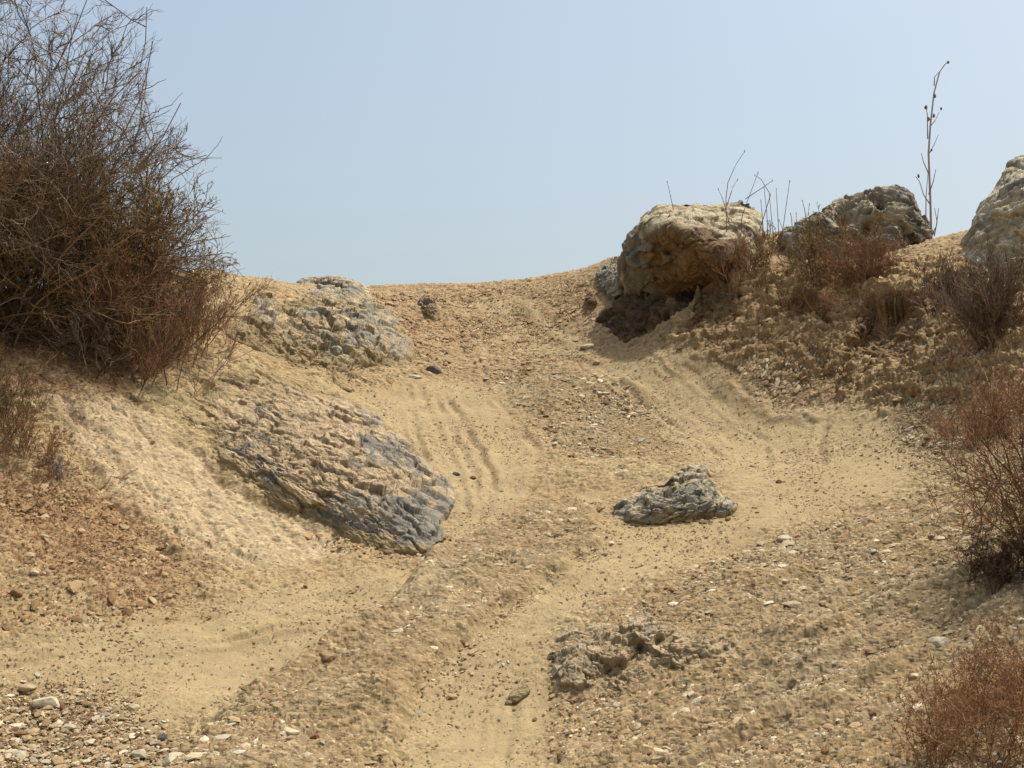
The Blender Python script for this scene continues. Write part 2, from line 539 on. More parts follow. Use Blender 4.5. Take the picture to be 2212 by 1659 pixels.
# wheel ruts and berms: picture polyline, half width (m), depth (m)
RUTS = [
    ([(878,832),(895,900),(916,985)], 0.035, 0.035), ([(862,836),(880,905),(900,985)], 0.03, -0.02),
    ([(975,868),(1010,930),(1050,1000),(1068,1060)], 0.05, 0.035), ([(960,870),(995,940),(1035,1010),(1050,1060)], 0.04, -0.02),
    ([(1140,940),(1170,990),(1160,1040),(1130,1080)], 0.06, 0.04),
    ([(1330,830),(1420,895),(1500,945),(1560,985)], 0.06, 0.045), ([(1355,820),(1450,880),(1530,935),(1590,975)], 0.05, -0.03),
    ([(1480,790),(1540,860),(1600,910),(1650,960)], 0.05, 0.03),
    ([(1530,765),(1590,850),(1680,905),(1790,905)], 0.09, -0.06),
    ([(1650,950),(1660,1010)], 0.04, 0.03), ([(1795,900),(1770,960),(1775,1000)], 0.05, 0.04),
    ([(1085,650),(1140,700),(1210,765)], 0.06, 0.03), ([(1120,650),(1190,710),(1260,765)], 0.05, -0.03),
    ([(1000,650),(1040,720),(1060,790)], 0.07, 0.04),
    ([(0,1440),(280,1400),(560,1370),(800,1300)], 0.05, 0.03), ([(0,1400),(300,1350),(560,1320),(820,1260)], 0.05, 0.025),
    ([(250,1420),(480,1405),(700,1350)], 0.04, -0.02),
    ([(920,1216),(870,1300),(700,1400),(560,1485)], 0.07, 0.06), ([(940,1222),(890,1312),(720,1415),(590,1500)], 0.12, -0.07),
    ([(920,1212),(1060,1145),(1220,1070)], 0.06, 0.05), ([(940,1225),(1080,1160),(1240,1085)], 0.11, -0.06),
    ([(1800,850),(1880,790),(1960,730),(2020,690)], 0.08, 0.07), ([(1830,870),(1900,815),(1990,745)], 0.08, -0.06),
    ([(2040,1260),(1900,1330),(1700,1440),(1500,1560)], 0.10, 0.05), ([(2100,1200),(1800,1330)], 0.08, 0.04),
    ([(1700,1500),(1450,1640)], 0.08, 0.05), ([(2000,1390),(1750,1560)], 0.10, -0.05),
    ([(285,860),(400,965),(540,1080),(700,1160)], 0.08, 0.10),
    ([(450,750),(560,830),(600,850)], 0.07, 0.06),
    ([(225,1020),(300,1110),(380,1190)], 0.06, -0.07), ([(180,1000),(280,1120),(370,1210)], 0.09, 0.06),
    ([(110,870),(230,1010)], 0.07, -0.05),
    ([(1060,790),(1200,770),(1330,800)], 0.10, 0.04),
]
TRACKS = [
    [(860,830),(890,920),(930,1010),(965,1090)], [(905,830),(940,920),(985,1010),(1010,1100)],
    [(960,850),(1010,930),(1060,1010),(1055,1100),(980,1180)], [(1060,850),(1140,930),(1172,1010),(1120,1100),(960,1205),(850,1275),(640,1360),(300,1420),(-40,1450)],
    [(1250,770),(1350,850),(1470,935),(1575,990)], [(1400,765),(1490,850),(1590,930),(1660,975)], [(1300,790),(1400,880),(1510,960)],
    [(1000,640),(1100,680),(1200,750),(1300,830),(1420,910)], [(1040,640),(1150,700),(1250,780)], [(980,700),(1040,790),(1060,880)],
    [(880,1240),(700,1325),(450,1370),(200,1395),(-20,1420)], [(850,1270),(680,1350),(420,1400),(150,1425)],
    [(1330,1180),(1150,1290),(1020,1400),(950,1520),(925,1659)], [(1420,1160),(1230,1270),(1110,1380),(1050,1500),(1020,1659)],
    [(1600,1130),(1350,1235),(1200,1340),(1120,1480),(1085,1659)], [(1980,1045),(1750,1120),(1500,1205)], [(1900,920),(1800,1000),(1640,1080)],
    [(1560,780),(1640,880),(1760,920),(1850,900)],
]
for L0 in TRACKS:
    kk = TRACKS.index(L0)
    for off, hw, dep in ((0, 0.030, 0.017), (11 + kk % 4 * 3, 0.05, -0.009), (24 + kk % 3 * 7, 0.024, 0.010 * (kk % 2)), (-16 - kk % 5 * 2, 0.02, -0.006)):
        if dep: RUTS.append(([(a + off, b + off * 0.25) for a, b in L0], hw * 1.25, dep * 1.1))
wobx = fbm(P3, 2.2, 2, 0.5, 61) * 0.05
woby = fbm(P3, 2.2, 2, 0.5, 67) * 0.05
brk = sstep(-0.5, 0.2, fbm(P3, 1.5, 2, 0.5, 71))
for pts, hw, dep in RUTS:
    L = line_xy(pts)
    m = (fx > L[:, 0].min() - .6) & (fx < L[:, 0].max() + .6) & (fy > L[:, 1].min() - .6) & (fy < L[:, 1].max() + .6)
    if not m.any(): continue
    d, _ = seg_dist(L, fx[m] + wobx[m], fy[m] + woby[m])
    g = np.exp(-(d / hw) ** 2) - 0.35 * np.exp(-((d - 2.1 * hw) / hw) ** 2)
    disp[m] -= 0.6 * dep * g * (0.10 + 0.90 * brk[m])
def flow(sx, sy, ang):                     # coordinates stretched along the lie of the bank
    ca, sa = math.cos(ang), math.sin(ang)
    return np.stack([(fx * ca + fy * sa) * sx, (-fx * sa + fy * ca) * sy], -1) + 0.25 * np.stack([n_b, n_c], -1)
k1, kl1, kg1 = facets(flow(14, 26, rad(25)), 301)
k2, kl2, kg2 = facets(flow(28, 44, rad(10)), 302)
k3, kl3, kg3 = facets(flow(3.2, 5.5, rad(35)) + 0.5 * np.stack([n_b, n_c], -1), 303)
k4, kl4, kg4 = facets(flow(7, 11, rad(-20)) + 0.5 * np.stack([n_c, n_b], -1), 304)
k5, kl5, kg5 = facets(flow(1.6, 13, rad(38)) + 0.4 * np.stack([n_b, n_c], -1), 305)
mcl = sstep(-0.35, 0.35, wob2 + 0.6 * n_a)
disp += k1 * (0.009 * m_sm * mcl + 0.030 * m_gr * mcl + 0.022 * m_cr + 0.026 * m_reg * (0.2 + 0.8 * mcl)) * (1 - 0.6 * m_pa)
disp += k2 * (0.007 * m_sm * mcl + 0.012 * m_gr + 0.008 * m_cr + 0.010 * m_reg)
disp += k5 * 0.012 * m_gr * sstep(0.0, 1.5, fx) + k3 * (0.055 * m_cr) + k4 * (0.05 * m_cr + 0.02 * m_reg * mcl)
k6, kl6, kg6 = facets(flow(1.8, 9, rad(125)) + 0.35 * np.stack([n_b, n_c], -1), 306)
rill = fbm(rotp(P3 + 0.22 * np.stack([n_a, n_b, n_c], -1), rad(125), 0.7, 2.3), 1.0, 2, 0.5, 57, ridged=True)
disp += (k6 * 0.022 * mcl - 0.032 * sstep(0.5, 0.95, rill) + 0.05 * fbm(P3, 1.6, 2, 0.5, 58)) * m_pa
lay = P3[:, 2] * 3.1 + 0.8 * n_a + 0.35 * n_b + 0.25 * fx; lay = lay - np.floor(lay)
disp += m_cr * 0.09 * (sstep(0.0, 0.75, lay) * sstep(1.0, 0.86, lay) - 0.4) * mcl
disp *= 1 - 0.8 * steep
st = np.nonzero(steep > 0.02)[0]
q3 = P3[st] + 0.12 * np.stack([n_b, n_c, n_a], -1)[st]
f3a, f3l, _ = facets((q3 * np.array([3.5, 3.5, 4.5])) @ _ROT, 311); f3b, _, _ = facets((q3 * np.array([9, 9, 13])) @ _ROT, 312)
disp[st] += steep[st] * (0.09 * f3a + 0.04 * f3b)
berm = region([(918,1218),(1225,1078),(1290,1110),(1290,1180),(1060,1335),(960,1410),(880,1520),(850,1700),(330,1700),(562,1488),(705,1405),(868,1305)], fx, fy, 0.07, wb, 0.10)
berm2 = region([(1210,1420),(1300,1300),(1700,1160),(2050,1080),(2400,1050),(2400,1750),(1190,1750)], fx, fy, 0.10, wb, 0.15)
disp += 0.13 * berm * (0.8 + 0.4 * wob) + 0.05 * berm2
for pts, hw, hh in [([(2080,1120),(1850,1210),(1640,1290),(1450,1330)], .10, .05), ([(2150,1240),(1900,1330),(1700,1400)], .12, .06), ([(2000,1420),(1800,1500),(1600,1600),(1480,1659)], .12, .06),
                    ([(1860,1400),(1700,1480),(1480,1580),(1340,1659)], .10, .05), ([(2100,1500),(1900,1600),(1800,1659)], .12, .05), ([(1240,1110),(1100,1190),(980,1280),(900,1400),(800,1540)], .10, .05)]:
    L_ = line_xy(pts); d_, sd_ = seg_dist(L_, fx + 0.5 * wobx, fy + 0.5 * woby)
    disp += hh * np.exp(-(d_ / hw) ** 2) * (0.4 + 0.6 * brk) * (1 - m_sm * 0.5)
edge = sstep(9.3, 10.5, fy) * sstep(28.3, 26.8, fy) * sstep(0.455, 0.43, np.abs(fx / fy))
full[idx] = P3 + nf * (disp * edge)[:, None]

# colours
C_SAND = earth((187, 163, 118)); C_SAND2 = earth((180, 152, 108)); C_GRAV = earth((166, 140, 99)); C_GREY = earth((170, 152, 118))
C_RED = earth((174, 138, 98)); C_RED2 = earth((154, 114, 78)); C_CRUMB = earth((192, 160, 112)); C_BROWN = earth((140, 104, 66)); C_PALE = earth((206, 182, 142))
C_UP = earth((180, 148, 108))
def mixc(c, d, f):
    f = np.clip(f, 0, 1)[:, None]; return c * (1 - f) + np.asarray(d) * f
c = np.tile(C_SAND2, (len(fx), 1))
c = mixc(c, C_SAND, sstep(-0.4, 0.5, n_a + 0.4 * wob2))
c = mixc(c, C_UP, m_up * (0.55 + 0.4 * wob))
c = mixc(c, C_SAND, m_sm * 0.85)
gc = mixc(np.tile(C_GRAV, (len(fx), 1)), C_GREY, sstep(-0.2, 0.5, wob + 0.3 * n_c) * 0.7)
gc = mixc(gc, C_BROWN, sstep(0.1, 0.6, n_b) * 0.35)
c = c * (1 - m_gr[:, None] * 0.85) + gc * m_gr[:, None] * 0.85
c = mixc(c, C_CRUMB, m_cr * 0.8)
c = mixc(c, C_BROWN, steep * 0.65)
c = mixc(c, C_PALE, m_pa * (0.7 + 0.5 * wob2))
c = mixc(c, C_RED, m_li * (0.5 + 0.6 * wob2))
c = mixc(c, C_RED2, m_li * sstep(0.05, 0.5, n_c) * 0.6)
c *= (1 + 0.16 * n_c * (1 - 0.6 * m_sm) + 0.10 * n_b + 0.05 * wob + 0.42 * kl1 * (0.15 + 0.85 * np.clip(m_gr + m_cr + m_reg, 0, 1)) * mcl
      + 0.30 * kl2 * (1 - 0.75 * m_sm) + 0.18 * kl4 * m_cr)[:, None]
c = mixc(c, C_PALE, sstep(0.40, 0.46, kl1) * mcl * (m_gr + m_reg) * 0.5)
c = mixc(c, C_BROWN, sstep(0.10, 0.0, kg3) * m_cr * 0.6)
c *= (1 + 0.08 * kl5 * m_gr * sstep(0.0, 1.5, fx) + 0.10 * n_t * m_sm)[:, None]
cols = np.tile(C_SAND2, (len(x), 1)); cols[idx] = c
grav = np.full(len(x), 0.4); grav[idx] = np.clip(m_gr + 0.8 * m_cr + 0.55 * m_reg + 0.06, 0, 1)

R, Cc = shape
ii = np.arange(R * Cc).reshape(R, Cc)
quads = np.stack([ii[:-1, :-1].ravel(), ii[:-1, 1:].ravel(), ii[1:, 1:].ravel(), ii[1:, :-1].ravel()], -1)
ground = mesh_obj('ground', full, quads, M_GROUND, colors=np.clip(cols, 0.01, 0.9), attrs={'gravel': grav})
tag(ground, 'dry sandy hillside with worn trail, wheel ruts and crumbling banks', 'ground', kind='structure')
print('ground', round(time.time() - T0, 1), len(x))

# world surface sampler with displacement, for placing things on the ground
fine_rows = np.nonzero((y_rows > 9.3) & (y_rows < 28.2))[0]
S_rows = y_rows[fine_rows]; FG = full.reshape(shape + (3,))
def surf(xq, yq):
    xq = np.atleast_1d(xq).astype(float); yq = np.atleast_1d(yq).astype(float)
    r = np.clip(np.searchsorted(y_rows, yq), 1, len(y_rows) - 2)
    cidx = np.clip(np.searchsorted(u, xq / np.maximum(yq, 9)), 1, len(u) - 2)
    return FG[r, cidx, 2]

def norm_at(xq, yq, e=0.15):
    dx = (grid_z(xq + e, yq) - grid_z(xq - e, yq)) / (2 * e); dy = (grid_z(xq, yq + e) - grid_z(xq, yq - e)) / (2 * e)
    n = np.stack([-dx, -dy, np.ones_like(dx)], -1); return n / np.linalg.norm(n, axis=-1, keepdims=True)

# ------------------------------------------------------------------ rocks
def smooth_closed(pts, n):
    p = np.array(pts, float); k = len(p)
    q = np.vstack([p[-1], p, p[:2]])
    seg = np.hypot(*(np.roll(p[:, :2], -1, 0) - p[:, :2]).T); cum = np.concatenate([[0], np.cumsum(seg)])
    s = np.linspace(0, cum[-1], n, endpoint=False); out = []
    for v in s:
        i = min(np.searchsorted(cum, v, 'right') - 1, k - 1); t = (v - cum[i]) / (seg[i] + 1e-9)
        a, b, c_, d = q[i], q[i + 1], q[i + 2], q[(i + 3) if i + 3 < len(q) else 2 + (i + 3 - len(q)) + 0]
        cr = 0.5 * (2 * b + (c_ - a) * t + (2 * a - 5 * b + 4 * c_ - d) * t * t + (3 * b - a - 3 * c_ + d) * t ** 3)
        li = b + (c_ - b) * t
        out.append(0.5 * cr + 0.5 * li)
    return np.array(out)

def rock(name, outline, inner, label, cat, palette, amp=0.06, back=0.6, centre=None, freq=3.0, strata=(1, 1, 2.2), sang=0.0, creased=False, dust=0.07,
         nth=360, nrho=110, seed=1, grey_bias=0.0, drop=0.5, edge_noise=5.0, dark_holes=(), crisp=1.0, spots=(), face=(), rough=1.0):
    """A closed rock. outline/inner: (picture x, y, v): v < 6 is metres in front of the ground there, v > 6 a distance.
    The front is a surface through those points, the back is a rounded body going `back` metres in and down into the ground."""
    rng = np.random.RandomState(seed)
    allp = np.array(list(outline) + list(inner), float)
    rel = allp[:, 2] < 6
    h = hit(allp[:, 0], allp[:, 1])
    absd = np.where(rel, np.where(np.isnan(h), 24.5, h) - allp[:, 2], allp[:, 2])
    D = TPS(allp[:, :2], absd, reg=1e-5, creased=creased)
    BU = TPS(allp[:, :2], np.where(rel, allp[:, 2], 1.0), reg=1e-5)
    ol = smooth_closed([o[:2] for o in outline], nth)
    cen = np.array(centre if centre else ol.mean(0))
    th = np.arange(nth)
    jit = fbm(np.stack([ol[:, 0], ol[:, 1], np.zeros(nth)], -1), 1 / 26.0, 3, 0.6, seed + 5)
    dirv = ol - cen; L = np.linalg.norm(dirv, axis=1, keepdims=True)
    ol = cen + dirv * (1 + edge_noise * jit[:, None] / L)
    rho = np.linspace(0, 1, nrho) ** 0.75
    px = cen[0] + (ol[:, 0] - cen[0])[None] * rho[:, None]; py = cen[1] + (ol[:, 1] - cen[1])[None] * rho[:, None]
    d = D(px, py)
    F = unproj(px, py, d)
    # back rings: curve away behind the outline and down
    nb = 14; rings = []
    edgep = F[-1]; cw = edgep.mean(0)
    for k in range(1, nb + 1):
        t = k / nb; a = t * math.pi / 2
        p = cw + (edgep - cw) * (math.cos(a) * 0.97 + 0.03) ; p = p + np.array([0, back * math.sin(a), -drop * math.sin(a)])
        rings.append(p)
    G = np.concatenate([F, np.array(rings)], 0)
    P = G.reshape(-1, 3); shp = G.shape[:2]
    Gw = np.concatenate([G, G[:, :1]], 1)
    du = np.roll(G, -1, 1) - np.roll(G, 1, 1); dv = np.gradient(G, axis=0)
    n = np.cross(dv, du); n[0] = n[1].mean(0); n /= np.linalg.norm(n, axis=2, keepdims=True) + 1e-12
    if n[5:nrho // 2, :, 1].mean() > 0: n = -n
    N = n.reshape(-1, 3)
    ca, sa = math.cos(sang), math.sin(sang)
    Q = np.stack([P[:, 0] * ca + P[:, 2] * sa, P[:, 1], -P[:, 0] * sa + P[:, 2] * ca], -1)
    Qs = Q * np.array(strata)
    wq = fbm(Q, freq * 0.7, 2, 0.5, seed + 80)[:, None] * 0.18
    r1 = fbm(Qs + wq, freq, 5, 0.55, seed + 90, ridged=True)
    r2 = fbm(Q + wq, freq * 0.6, 3, 0.5, seed + 100)
    r3 = fbm(Qs, freq * 5, 3, 0.6, seed + 110)
    r4 = perlin(Qs + wq, freq * 2.3, seed + 120)
    sv = r2 * 5 + r4; step = (np.floor(sv) + sstep(0.25, 0.75, sv - np.floor(sv))) / 5                   # broken ledges
    r5 = fbm(Qs + wq * 0.5, freq * 4.5, 3, 0.6, seed + 140, ridged=True)
    r6 = fbm(Q, freq * 11, 2, 0.6, seed + 150, ridged=True)
    wv = np.stack([fbm(Q, freq * 1.3, 2, 0.5, seed + 160 + k) for k in range(3)], -1)
    f1_, l1, g1 = facets((Qs * freq * 0.9 + wv * 0.35) @ _ROT, seed + 170)
    f2_, l2, g2 = facets((Qs * freq * 2.4 + wv * 0.7) @ _ROT, seed + 180)
    f3_, l3, g3 = facets((Qs * freq * 6.0 + wv * 1.0) @ _ROT, seed + 190)
    crack = sstep(0.14, 0.0, g1) * 0.5 + sstep(0.12, 0.0, g2) * 0.35
    dsp = amp * (0.55 * r1 + 0.8 * r2 + 0.3 * step * crisp + 1.25 * f1_ + rough * (0.75 * f2_ + 0.28 * f3_ + 0.15 * r5) - 0.35 * crack)
    env = np.ones(shp); env[:nrho] = (1 - 0.55 * rho ** 6)[:, None]
    V = P + N * (dsp * env.ravel())[:, None]
    colr = np.tile(earth(palette[0]), (len(P), 1))                       # dusty tone
    sp = np.zeros(shp)
    for hx, hy, hr, hd in spots: sp[:nrho] += hd * np.exp(-((px - hx) ** 2 + (py - hy) ** 2) / hr ** 2)
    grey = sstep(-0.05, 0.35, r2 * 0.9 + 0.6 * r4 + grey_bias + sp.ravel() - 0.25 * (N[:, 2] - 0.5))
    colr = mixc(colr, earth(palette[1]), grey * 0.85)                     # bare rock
    colr = mixc(colr, earth(palette[2]), sstep(0.15, 0.6, -r1 + 0.3 * r3) * 0.75)   # dark veins
    colr = mixc(colr, earth(palette[3]), sstep(0.25, 0.7, fbm(P, 1.7, 3, 0.6, seed + 130) + 0.3 * r3) * 0.7)
    colr = mixc(colr, earth(palette[2]), sstep(0.1, 0.7, -r5) * 0.5)
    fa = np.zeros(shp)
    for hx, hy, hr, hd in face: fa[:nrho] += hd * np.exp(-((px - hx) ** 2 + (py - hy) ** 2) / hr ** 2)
    if face: colr = mixc(colr, earth((150, 122, 86)), sstep(0.25, 0.75, fa.ravel() + 0.35 * r2 + 0.2 * r4))   # raw earthy face, browned darker to carry the overhang's shade
    colr *= (1 + 0.2 * r3 + 0.22 * l2 + 0.15 * l1 + 0.18 * l3)[:, None]
    colr = mixc(colr, earth(palette[2]), crack * 0.55)
    if rel.mean() > 0.6:                                                # sand laps over the low edges
        bu = np.full(shp, 1.0); bu[:nrho] = BU(px, py); bu = bu.ravel()
        lap = sstep(dust + 0.04, dust - 0.06, bu + 0.10 * r2 + 0.04 * r3)
        colr = mixc(colr, C_SAND * 0.96, lap)
    for hx, hy, hr, hd in dark_holes:
        q = (px - hx) ** 2 + (py - hy) ** 2
        g = np.exp(-q / hr ** 2 * 1.3) * hd
        Vg = V.reshape(shp + (3,)); Vg[:nrho] += np.array([0, 1.0, 0.0]) * g[..., None]; V = Vg.reshape(-1, 3)
    iu = np.arange(shp[0] * shp[1]).reshape(shp); nx = np.roll(iu, -1, 1)
    q4 = np.stack([iu[:-1].ravel(), nx[:-1].ravel(), nx[1:].ravel(), iu[1:].ravel()], -1)
    base = V.reshape(shp + (3,))[-1].mean(0)
    V = np.vstack([V, base[None]]); last = iu[-1]; ln = nx[-1]
    tri = np.stack([last, ln, np.full(len(last), len(V) - 1)], -1)
    colr = np.vstack([colr, colr[-1:]])
    o = mesh_obj(name, V - base, [q4, tri], M_ROCK, colors=np.clip(colr, 0.01, 0.85))
    o.location = base
    return tag(o, label, cat)

TAN = (198, 168, 126); GREY = (150, 144, 128); DARK = (84, 76, 62); RUST = (168, 122, 74); CREAM = (214, 194, 154)
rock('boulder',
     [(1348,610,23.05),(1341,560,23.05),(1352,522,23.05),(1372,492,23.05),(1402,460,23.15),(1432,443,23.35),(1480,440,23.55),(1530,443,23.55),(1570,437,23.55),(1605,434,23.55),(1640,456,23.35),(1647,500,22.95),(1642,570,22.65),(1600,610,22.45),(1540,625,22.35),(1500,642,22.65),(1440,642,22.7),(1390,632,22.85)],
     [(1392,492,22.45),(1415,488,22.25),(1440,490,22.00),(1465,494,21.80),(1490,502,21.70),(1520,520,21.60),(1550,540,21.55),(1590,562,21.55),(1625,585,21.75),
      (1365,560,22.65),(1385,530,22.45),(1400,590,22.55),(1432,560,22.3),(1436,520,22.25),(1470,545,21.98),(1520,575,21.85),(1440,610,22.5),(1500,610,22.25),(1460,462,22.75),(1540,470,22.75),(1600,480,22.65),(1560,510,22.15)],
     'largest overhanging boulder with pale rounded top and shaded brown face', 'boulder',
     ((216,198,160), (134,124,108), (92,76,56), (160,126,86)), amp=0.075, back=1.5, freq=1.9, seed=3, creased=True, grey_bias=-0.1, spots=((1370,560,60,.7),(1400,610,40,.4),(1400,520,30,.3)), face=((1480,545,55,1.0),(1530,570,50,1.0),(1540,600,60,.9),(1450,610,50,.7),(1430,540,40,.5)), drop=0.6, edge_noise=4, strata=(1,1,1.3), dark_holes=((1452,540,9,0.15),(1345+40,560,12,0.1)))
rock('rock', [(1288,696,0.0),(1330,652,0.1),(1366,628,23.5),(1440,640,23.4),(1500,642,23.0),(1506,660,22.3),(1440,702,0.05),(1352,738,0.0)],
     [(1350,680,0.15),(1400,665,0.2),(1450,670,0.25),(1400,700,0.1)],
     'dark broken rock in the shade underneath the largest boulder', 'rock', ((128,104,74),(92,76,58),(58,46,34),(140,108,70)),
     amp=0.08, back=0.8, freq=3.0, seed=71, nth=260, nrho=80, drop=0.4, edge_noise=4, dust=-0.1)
rock('boulder',
     [(1690,500,22.3),(1730,474,22.4),(1765,455,22.5),(1820,427,22.5),(1880,411,22.4),(1932,400,22.3),(1962,414,22.2),(1976,450,22.0),(2003,478,21.9),(2010,508,21.7),(1972,526,21.5),(1910,560,21.3),(1800,575,21.4),(1720,540,21.8)],
     [(1820,450,21.95),(1870,440,21.9),(1930,425,21.9),(1900,480,21.6),(1940,500,21.4),(1800,500,21.8),(1850,530,21.5),(1760,500,22.0)],
     'craggy pitted boulder with dark hollow, just left of the tall dry stalk', 'boulder',
     ((204,186,152), (158,152,136), (84,74,60), (170,144,104)), amp=0.10, back=1.4, freq=2.6, seed=9, drop=0.6, edge_noise=5, strata=(1,1,1.8), sang=-0.3, grey_bias=0.1,
     dark_holes=((1832,462,26,0.55),(1880,490,14,0.3),(1905,445,10,0.2)))
rock('boulder',
     [(2080,575,19.9),(2098,520,20.0),(2122,462,20.2),(2142,418,20.3),(2160,390,20.4),(2172,358,20.5),(2205,342,20.6),(2290,320,20.8),(2400,360,20.5),(2480,460,20.0),(2500,600,19.0),(2350,640,18.8),(2200,640,18.9),(2110,610,19.4)],
     [(2150,440,19.95),(2190,400,20.0),(2180,500,19.6),(2210,560,19.3),(2130,550,19.7),(2300,450,19.6),(2350,560,19.1)],
     'layered grey and cream rock rising at the right edge of the view', 'boulder',
     ((228,212,178), (184,178,162), (118,108,90), (224,206,170)), amp=0.10, back=1.6, freq=2.0, seed=15, drop=0.7, strata=(1,1,2.6), sang=0.35, grey_bias=0.05, edge_noise=6)
rock('rock',
     [(1300,622,0.1),(1290,592,0.15),(1308,566,24.6),(1345,552,24.3),(1368,580,24.2),(1350,630,23.4),(1325,640,0.2)],
     [(1320,600,0.35),(1340,590,0.4)],
     'small grey and white rock tucked behind the left side of the largest boulder', 'rock',
     ((200,188,160), (120,114,104), (80,72,60), CREAM), amp=0.035, back=0.5, freq=4, seed=21, nth=160, nrho=50, drop=0.3, edge_noise=2)
rock('rock',
     [(1264,655,0.05),(1266,636,0.12),(1276,630,0.15),(1288,645,0.15),(1286,662,0.05),(1274,666,0.03)],
     [(1276,648,0.25)], 'small brown stone on the slope left of the shaded hollow', 'rock',
     ((150,122,88), (110,92,70), (70,58,44), RUST), amp=0.02, back=0.25, freq=6, seed=25, nth=90, nrho=26, drop=0.15, edge_noise=1)
rock('rock_outcrop',
     [(636,632,24.2),(642,608,24.3),(664,600,24.4),(700,597,24.5),(745,600,24.6),(775,610,24.6),(800,636,24.3),(806,664,0.25),(770,668,0.2),(720,655,0.25),(670,645,0.2)],
     [(680,620,24.0),(730,625,24.0),(770,635,23.95)],
     'low grey rock breaking the skyline left of the trail crest', 'rock outcrop',
     ((204,184,148), (164,158,142), (110,102,84), TAN), amp=0.05, back=0.8, freq=3.2, seed=29, nth=240, nrho=70, drop=0.5, edge_noise=4, strata=(1,1,1.8), sang=-0.3, grey_bias=0.15)
rock('rock_outcrop',
     [(485,715,-0.05),(520,668,0.00),(545,640,0.10),(575,638,0.13),(600,655,0.07),(680,650,0.07),(760,655,0.10),(820,660,0.13),(862,700,0.13),(888,740,0.13),(880,790,0.08),(845,800,0.00),(800,795,-0.04),(735,832,0.03),(690,815,-0.05),(600,775,-0.05),(540,750,-0.06)],
     [(570,660,0.29),(600,700,0.23),(660,690,0.29),(700,710,0.33),(780,690,0.36),(830,730,0.39),(850,770,0.26),(720,780,0.20),(640,750,0.16),(560,715,0.13)],
     'broad dusty outcrop with scattered grey crags above the big sloping slab', 'rock outcrop',
     ((212,186,142), (172,166,148), (134,120,94), (216,190,144)), amp=0.085, back=0.7, freq=2.6, seed=35, dust=0.2, nth=460, nrho=150, drop=0.8, edge_noise=8, strata=(1,1,1.5), sang=-0.7, grey_bias=-0.05, spots=((790,700,50,.4),(850,760,40,.4),(560,690,50,.3),(640,710,40,.3),(720,810,40,.3),(600,780,60,-.3)))
rock('rock_outcrop',
     [(905,660,0.0),(915,640,0.1),(935,645,0.15),(945,668,0.12),(938,690,0.03),(918,682,-0.02)],
     [(926,665,0.3)], 'little grey crag low on the slope just left of the crest', 'rock outcrop',
     ((190,162,120), (138,134,122), (90,84,70), TAN), amp=0.05, back=0.4, freq=4, seed=39, nth=120, nrho=40, drop=0.3, edge_noise=3, sang=-0.7, grey_bias=0.1)
rock('rock_slab',
     [(284,856,-0.03),(330,822,-0.06),(420,792,-0.06),(560,802,0.00),(650,830,0.05),(720,855,0.12),(790,888,0.21),(860,940,0.30),(930,1002,0.30),(972,1052,0.21),(978,1090,0.11),(950,1120,0.18),(957,1165,0.10),(905,1192,0.04),(850,1188,0.0),(780,1172,-0.03),(690,1138,-0.02),(600,1098,0.0),(520,1046,-0.03),(430,962,-0.05),(345,895,-0.05)],
     [(400,860,0.02),(500,880,0.18),(600,900,0.27),(700,920,0.36),(780,950,0.45),(860,1000,0.48),(920,1060,0.36),(500,980,0.13),(560,1000,0.24),(640,1040,0.42),(720,1080,0.45),(800,1110,0.39),(880,1130,0.36),(925,1150,0.27),(700,1000,0.45),(800,1040,0.51),(600,960,0.36)],
     'large sloping slab of dusty grey rock in the middle left', 'rock slab',
     ((214,186,144), (152,148,136), (112,100,80), (200,170,126)), amp=0.062, back=0.5, freq=2.8, seed=43, rough=0.8, dust=0.13, nth=700, nrho=240, drop=1.0, edge_noise=7, strata=(0.7,1,2.6), sang=-0.62, grey_bias=-0.12,
     spots=((790,920,70,.35),(860,980,70,.4),(930,1040,60,.35),(940,1150,60,.6),(870,1130,70,.5),(760,1110,70,.3),(690,1080,60,.25),(600,1030,60,.15),(720,960,90,-.3),(850,1060,60,-.3),(430,830,90,-.1)))
rock('rock',
     [(1325,1122,0.03),(1328,1100,0.12),(1352,1082,0.15),(1388,1050,0.2),(1440,1045,0.22),(1470,1018,0.25),(1498,1003,0.28),(1522,1008,0.28),(1540,1040,0.25),(1556,1064,0.2),(1590,1085,0.1),(1582,1104,0.0),(1520,1116,-0.02),(1440,1128,0.0),(1360,1132,0.0)],
     [(1360,1105,0.3),(1410,1085,0.42),(1440,1095,0.35),(1480,1060,0.5),(1510,1040,0.5),(1530,1070,0.42),(1500,1090,0.35),(1560,1090,0.2)],
     'jagged grey rock poking out of the middle of the sandy trail', 'rock',
     ((212,194,156), (156,152,136), (86,74,56), (186,154,106)), amp=0.055, back=0.45, freq=3.0, seed=51, nth=420, nrho=130, drop=0.5, edge_noise=4, strata=(1,1,2.2), sang=0.3, grey_bias=0.15)
